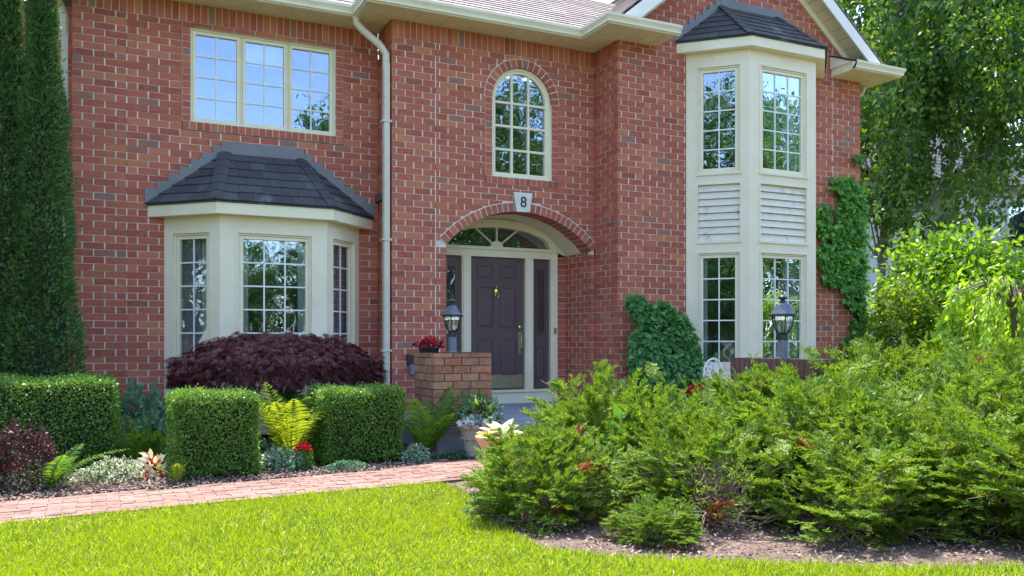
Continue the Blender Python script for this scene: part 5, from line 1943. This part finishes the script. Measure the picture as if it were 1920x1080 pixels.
def lantern(x, y, z, s, label):
    t = thing('lantern_post', label, 'lamp', (x, y, z), 'lanterns on the porch brickwork')
    b = MB()
    b.tube([(x, y, z), (x, y, z + .235 * s)], .056 * s, 4)
    b.box(x - .055 * s, x + .055 * s, y - .055 * s, y + .055 * s, z, z + .015 * s)
    b.build('post', 'post_grey', t, bevel=.004)
    b = MB()
    b.lathe((x, y, z), [(.052 * s, .20 * s), (.058 * s, .205 * s), (.058 * s, .255 * s), (.045 * s, .262 * s)], 16)
    b.lathe((x, y, z), [(.03 * s, .258 * s), (.062 * s, .262 * s), (.066 * s, .275 * s), (.03 * s, .279 * s)], 6)
    prof = [(.062, .275), (.098, .345), (.112, .41), (.112, .455)]
    for k in range(6):
        a = math.pi / 3 * k
        b.tube([(x + r * s * math.cos(a), y + r * s * math.sin(a), z + q * s) for r, q in prof], .0065 * s, 5)
    b.lathe((x, y, z), [(.10 * s, .448 * s), (.145 * s, .452 * s), (.148 * s, .468 * s), (.10 * s, .474 * s)], 6)
    b.build('cage', 'black', t)
    b = MB()
    b.lathe((x, y, z), [(.136 * s, .474 * s), (.105 * s, .515 * s), (.066 * s, .575 * s), (.05 * s, .59 * s)], 6)
    cap = b.build('roof', 'lamp_roof', t)
    b = MB()
    b.lathe((x, y, z), [(.035 * s, .585 * s), (.04 * s, .60 * s), (.022 * s, .615 * s), (.026 * s, .63 * s), (.052 * s, .636 * s), (.048 * s, .655 * s), (.02 * s, .672 * s), (.008 * s, .68 * s), (.013 * s, .695 * s), (.004 * s, .715 * s)], 16)
    b.build('finial', 'black', cap, smooth=True)
    b = MB()
    b.lathe((x, y, z), [(r * s * .965, q * s) for r, q in prof], 6)
    b.build('glass', 'lamp_glass', t)
    b = MB()
    for k in range(3):
        a = 2 * math.pi * k / 3 + .4
        p = (x + .035 * s * math.cos(a), y + .035 * s * math.sin(a))
        b.tube([(*p, z + .285 * s), (*p, z + .365 * s)], .009 * s, 8)
        b.tube([(*p, z + .366 * s), (*p, z + .385 * s), (*p, z + .415 * s)], [.008 * s, .012 * s, .003 * s], 8)
    b.build('candle_bulbs', 'white', t)
    return t


lantern(3.76, 9.36, PZ, .92, 'black lantern on the weathered brick pillar by the front door')
lx, ly, _ = at(1455, 668, 7.48)
lantern((WX0 + WX1) / 2 - .06, ly, WZ, 1.06, 'black lantern on the low brick wall in front of the tall bay')
# red flowers on top of the pillar
t = thing('flower_trough', 'red flowers in a low dark trough on top of the brick pillar', 'planter', (3.54, 9.55, PZ))
b = MB()
b.hexa([(3.45, 9.48, PZ), (3.63, 9.48, PZ), (3.63, 9.62, PZ), (3.45, 9.62, PZ), (3.435, 9.465, PZ + .06), (3.645, 9.465, PZ + .06), (3.645, 9.635, PZ + .06), (3.435, 9.635, PZ + .06)])
b.build('box', 'black', t, bevel=.006)
mound('', '', '', 3.55, 9.55, .17, .07, 200, .04, 'barberry', parent=t, z=PZ + .04, ry=.1, part='leaves')
mound('', '', '', 3.55, 9.53, .16, .085, 150, .04, 'red_petal', parent=t, z=PZ + .055, ry=.1, part='blooms', wd=.8)

# white iron chair
cx, cy, cz = 7.84, 9.55, PF
t = thing('garden_chair', 'white scrolled iron chair on the porch left of the low brick wall', 'chair', (cx, cy, cz))
b = MB()
b.lathe((cx, cy, cz + .43), [(.01, 0), (.21, 0), (.22, .012), (.21, .025), (.01, .025)], 24)
b.build('seat', 'white', t)
for (dx, dy) in ((-.15, -.15), (.15, -.15), (-.15, .15), (.15, .15)):
    b = MB()
    b.tube([(cx + dx * .9, cy + dy * .9, cz + .44), (cx + dx * 1.05, cy + dy * 1.05, cz + .3), (cx + dx * .95, cy + dy * .95, cz + .14), (cx + dx * 1.25, cy + dy * 1.25, cz + .005)], .012, 8)
    b.build('leg', 'white', t)
b = MB()
yb = cy + .19
arch = [(cx + .165 * math.cos(a), yb, cz + .47 + .0 + .24 * math.sin(a) ** .8) for a in np.linspace(.02, math.pi - .02, 22)]
b.tube([(cx + .165, yb, cz + .43)] + arch + [(cx - .165, yb, cz + .43)], .013, 8)
for k in range(5):
    a0 = math.pi * (k + .5) / 5
    ccx, ccz = cx + .098 * math.cos(a0), cz + .48 + .13 * math.sin(a0)
    b.tube([(ccx + (.052 - .0028 * i) * math.cos(i * .55 + a0), yb, ccz + (.052 - .0028 * i) * math.sin(i * .55 + a0)) for i in range(16)], .0085, 6)
for k in range(4):
    a0 = math.pi * (k + 1) / 5
    b.tube([(cx + .05 * math.cos(a0), yb, cz + .455), (cx + .12 * math.cos(a0), yb, cz + .52 + .1 * math.sin(a0)), (cx + .16 * math.cos(a0), yb, cz + .47 + .235 * math.sin(a0))], .008, 6)
b.build('backrest', 'white', t)


# ------------------------------------------------------------------ shrubs at the right
def leaf_shrub(name, label, cat, x, y, r, h, n, size, mat, group=None, z0=.35, nstem=9, wd=.55, tufts=46, tmpl=T_BROAD, ry=None):
    t = thing(name, label, cat, (x, y, 0), group)
    ry = ry or r
    o = uvec(tufts)
    o[:, 2] = np.abs(o[:, 2]) * 1.0 - .25
    c = np.stack([o[:, 0] * r, o[:, 1] * ry, z0 + (h - z0) * (.42 + .50 * o[:, 2])], 1) * (rng.uniform(.72, 1.05, (tufts, 1)) * (1, 1, 0) + (0, 0, 1))
    k = n // tufts
    P = (c[:, None, :] + rng.normal(0, 1, (tufts, k, 3)) * (r * .17, ry * .17, h * .075)).reshape(-1, 3) + (x, y, 0)
    oo = np.repeat(nrm(o + (0, 0, .3)), k, 0)
    m = len(P)
    D = oo * .7 + rnd(m) * .6 + (0, 0, -.05)
    s = size * rng.uniform(.6, 1.25, m)
    scatter('foliage', P, D, oo * .4 + (0, 0, 1) + rnd(m) * .55, s, s * wd, tmpl, mat, t)
    b = MB()
    for i in range(nstem):
        e = c[i % tufts]
        b.tube([(x + e[0] * .08, y + e[1] * .08, 0), (x + e[0] * .45, y + e[1] * .45, e[2] * .5), (x + e[0] * .9, y + e[1] * .9, e[2] * .96)], [.03, .02, .006], 6)
    b.build('stems', 'bark', t)
    return t


leaf_shrub('dogwood_shrub', 'large bright green broad-leaf shrub right of the ivy corner', 'shrub', 13.5, 10.3, 1.45, 3.35, 9000, .12, 'dogwood', tufts=80, nstem=30, z0=.3)
leaf_shrub('golden_shrub', 'smaller shrub with yellow new leaves between the ivy and the large shrub', 'shrub', 12.1, 10.15, .62, 2.4, 3600, .085, 'gold_shrub', tufts=44, nstem=14, z0=.2)
leaf_shrub('leafy_shrub', 'mid green shrub below the large bright one, behind the back junipers', 'shrub', 12.5, 9.1, .95, 1.75, 4200, .085, 'dogwood', tufts=50, nstem=16, z0=.1)
mound('yew_shrub', 'dull dark yew at the foot of the ivy corner', 'shrub', xat(1620, 9.4), 9.4, .62, 1.30, 6500, .04, 'thuja', wd=.3, dr=.8)
leaf_shrub('dogwood_shrub', 'tall leafy shrub at the right edge behind the weeping tree', 'shrub', 15.8, 10.6, 1.5, 3.0, 6000, .12, 'dogwood', tufts=60, nstem=20)

# weeping tree
wx, wy, wh = 11.5, 7.8, 2.05
t = thing('weeping_tree', 'small weeping tree with drooping yellow-green leaves at the right edge', 'tree', (wx, wy, 0))
P, D = [], []
b = MB()
for i in range(52):
    a = random.uniform(0, 2 * math.pi)
    rr_ = random.uniform(.45, 1.15)
    top = wh + random.uniform(-.18, .10)
    pts = [np.array((wx, wy, wh - .35)), np.array((wx + rr_ * .45 * math.cos(a), wy + rr_ * .45 * math.sin(a), top)), np.array((wx + rr_ * .85 * math.cos(a), wy + rr_ * .85 * math.sin(a), top - .15))]
    L = random.uniform(.6, 1.25)
    for j in range(1, 6):
        pts.append(np.array((wx + rr_ * (.85 + .04 * j) * math.cos(a), wy + rr_ * (.85 + .04 * j) * math.sin(a), top - .15 - L * j / 5)))
    b.tube(pts, [.02, .014, .010, .008, .006, .005, .004, .003], 5, cap=False)
    for k in range(105):
        f = random.uniform(1.0, 6.9)
        j = int(f)
        p = pts[j] + (pts[j + 1] - pts[j]) * (f - j)
        P.append(p + rng.normal(0, .035, 3))
        D.append((math.cos(a) * .35 + rng.normal(0, .45), math.sin(a) * .35 + rng.normal(0, .45), -.8))
P, D = np.array(P), np.array(D)
k = len(P)
scatter('foliage', P, D, rnd(k) + (0, -.6, .5), rng.uniform(.07, .12, k), rng.uniform(.03, .048, k), T_BROAD, 'weeper', t)
b.tube([(wx, wy, 0), (wx + .05, wy, .9), (wx - .02, wy, wh - .3)], [.06, .05, .04], 8)
b.build('branches', 'bark', t)


# ------------------------------------------------------------------ trees
def crown_tree(name, label, x, y, h, r, zb, mat, bark, n, size, droop=0.0, clumps=150, lean=0.0, trunk_r=.14, group=None, strands=False, wd=.62):
    t = thing(name, label, 'tree', (x, y, 0), group)
    o = uvec(clumps) * (rng.random((clumps, 1)) ** .45)
    c = o * (r, r, (h - zb) / 2) + (lean, 0, (h + zb) / 2)
    k = n // clumps
    cs = rng.uniform(.6, 1.3, (clumps, 1, 1))
    g = rng.normal(0, 1, (clumps, k, 3)) * cs * (r * .105, r * .105, r * .085)
    if strands:
        ns_ = 9
        sid = rng.integers(0, ns_, (clumps, k))
        base = rng.normal(0, 1, (clumps, ns_, 3)) * (r * .075, r * .075, r * .045)
        ln = rng.uniform(.5, 1.7, (clumps, ns_))
        ii = np.arange(clumps)[:, None]
        f = rng.random((clumps, k))
        g = base[ii, sid] + rng.normal(0, .06, (clumps, k, 3))
        g[..., 2] -= f * ln[ii, sid]
    P = (c[:, None, :] + g).reshape(-1, 3) + (x, y, 0)
    m = len(P)
    D = rnd(m) * .6 + (0, 0, -droop)
    s = size * rng.uniform(.65, 1.3, m)
    scatter('crown', P, D, rnd(m) + (0, 0, .8 - .5 * droop), s, s * wd, T_LEAF if size < .2 else T_BROAD, mat, t)
    b = MB()
    top = np.array((x + lean, y, h * .88))
    tr = [np.array((x, y, 0.)), np.array((x + lean * .1 + .05, y, h * .25)), np.array((x + lean * .5 - .05, y + .05, h * .55)), top]
    b.tube(tr, [trunk_r, trunk_r * .8, trunk_r * .5, trunk_r * .12], 10)
    for i in range(min(clumps, 34)):
        e = c[i] + (x, y, 0)
        f = np.clip((e[2] - h * .15) / h, .12, .8)
        s0 = tr[0] + (top - tr[0]) * f
        md = (s0 + e) / 2 + (0, 0, .12 * r)
        b.tube([s0, md, e], [trunk_r * .32, trunk_r * .18, .012], 6, cap=False)
    b.build('trunk', bark, t)
    return t


crown_tree('birch_tree', 'birch with pale trunk and hanging leaves just right of the house', xat(1645, 14), 14.0, 12.5, 3.6, 3.6, 'birch', 'pale_bark', 42000, .14, .8, 185, 1.0, .10, 'leafy trees beyond the house', True)
crown_tree('birch_tree', 'taller birch at the right edge behind the broad-leaf shrubs', 21.6, 15.5, 14.0, 4.0, 7.6, 'birch', 'pale_bark', 40000, .15, .8, 180, -.4, .12, 'leafy trees beyond the house', True)
crown_tree('maple_tree', 'lighter green maple hanging in at the upper right corner', 19.6, 11.6, 9.5, 2.1, 6.0, 'dogwood', 'bark', 6000, .14, .4, 70, -.2, .12, 'leafy trees beyond the house')
crown_tree('maple_tree', 'dark tree behind the neighbouring pale house', 41.5, 32.0, 17, 6.0, 3.0, 'birch', 'bark', 15000, .28, .3, 140, 0, .25, 'leafy trees beyond the house')
# trees across the street: what the windows mirror
st = None  # left garden and low bushy trees: added to hide bright horizon from the glass
SL = [(-27, -17, 2.0, 'tall street tree furthest left across the road'), (-10, -27, 1.2, 'street tree across the road opposite the long hedge'), (2.2, -28, .66, 'small street tree across the road mirrored in the low bay'),
      (6.8, -25, .72, 'second small street tree across the road mirrored in the low bay'), (13.6, -20, 1.55, 'street tree across the road mirrored in the upper left window'),
      (20.5, -19, 1.6, 'street tree across the road opposite the front door'),
      (29, -18, 1.75, 'street tree across the road opposite the tall bay'), (38, -19, 1.75, 'street tree across the road right of the one opposite the tall bay'), (49, -21, 1.6, 'street tree furthest right across the road'),
      (-4, -37, .75, 'far low tree behind the road, left of the small street trees'), (9.5, -36, .62, 'far low tree behind the road, between the small street trees'), (25, -33, 1.5, 'far tree behind the road, opposite the entry'), (43, -33, 1.7, 'far tree behind the road, opposite the tall bay'),
      (-19, 6.5, 1.25, 'added tree in the garden to the left of the house'), (-21, 15, 1.45, 'added tree beside the house on the left, further back'), (-16, -6, 1.1, 'tree near the road on the left'), (-34, -22, 1.4, 'street tree across the road in the far left group'), (-41, -32, 1.6, 'tall far street tree behind the far left group'), (-22, -23, .9, 'short street tree across the road in the far left group'), (-31, -11, 1.1, 'tree on the near side of the road at the far left'),
      (11.5, -31, .85, 'low street tree behind the one mirrored in the upper left window'), (4.2, -34, .74, 'far low tree between the two small street trees'), (-28.2, -19.5, .55, 'added bushy low tree across the road at the far left, nearest the road'), (-31.8, -22.6, .55, 'added bushy low tree across the road at the far left, second from the road'), (-25.2, -16.8, .48, 'smallest added bushy tree across the road at the far left'), (-36, -25.8, .6, 'added bushy low tree across the road at the far left, furthest from the road'), (-14.5, 10.2, .95, 'added low tree in the left garden just beyond the recessed brick wall')]
for i, (x, y, s, lab) in enumerate(SL):
    if st is None:
        st = crown_tree('street_tree', lab, 0, 0, 9.5, 3.4, 1.2, 'forest', 'bark', 26000, .14, .2, 120, 0, .2, 'trees across the street')
        st.location = (x, y, 0)
        st.scale = (s, s, s)
    else:
        copy_thing(st, (x, y, 0), i * 1.1, (s, s, s), lab)

# ------------------------------------------------------------------ neighbouring house
nb = thing('neighbour_house', 'pale neighbouring house with white brick and dark roof behind the trees', 'house', (30, 23, 0))
bk, mo, hd = MB(), MB(), MB()
BCs, BLs = BC, BL
BC, BL = .12, .40
brick_wall(bk, mo, FRONT(22), 29.0, 37.5, 0, 7.4)
BC, BL = BCs, BLs
mo.box(29.0, 37.5, 22.11, 30, 0, 7.4)
build_multi('wall', [(bk, 'white_brick'), (mo, 'white_mortar'), (hd, 'white_mortar')], nb)
b = MB()
b.box(20, 28.99, 23.0, 30, 0, 7.2)
for x in np.arange(20.2, 28.9, .42):
    b.box(x, x + .06, 22.97, 22.999, 0, 7.2)
b.build('siding', 'neighbour_siding', nb)
b = MB()
shingle_slope(b, (19.4, 21.4, 7.1), (38.2, 21.4, 7.1), (38.2, 26, 10.2), (19.4, 26, 10.2), 14, .6)
shingle_slope(b, (38.2, 30.6, 7.1), (19.4, 30.6, 7.1), (19.4, 26, 10.2), (38.2, 26, 10.2), 14, .6)
b.build('roof', 'dark_roof', nb)
b = MB()
shingle_slope(b, (30.9, 18.6, 4.1), (38, 18.6, 4.1), (38, 21.95, 6.4), (33.0, 21.95, 6.4), 12, .5)
b.hexa([(31, 18.7, 3.9), (38, 18.7, 3.9), (38, 21.9, 3.9), (31, 21.9, 3.9), (31, 18.7, 4.08), (38, 18.7, 4.08), (38, 21.9, 4.08), (31, 21.9, 4.08)])
b.build('porch_roof', 'dark_roof', nb)
for x in (31.3, 34.5, 37.6):
    b = MB()
    b.box(x, x + .2, 18.8, 19.0, 0, 3.9)
    b.build('porch_post', 'white', nb)
for (x0, x1, z0, z1, Y) in ((24.0, 25.4, 1.2, 3.0, 22.95), (24.0, 25.4, 4.4, 6.0, 22.95), (32.0, 33.6, 4.9, 6.5, 21.99)):
    f = MB()
    fr = FRONT(Y)
    f.fbox(fr, x0 - .1, x1 + .1, 0, .06, z0 - .1, z0)
    f.fbox(fr, x0 - .1, x1 + .1, 0, .06, z1, z1 + .1)
    f.fbox(fr, x0 - .1, x0, 0, .06, z0, z1)
    f.fbox(fr, x1, x1 + .1, 0, .06, z0, z1)
    w = f.build('window', 'white', nb)
    g = MB()
    g.fbox(fr, x0, x1, .005, .012, z0, z1)
    g.build('glass', 'glass', w)
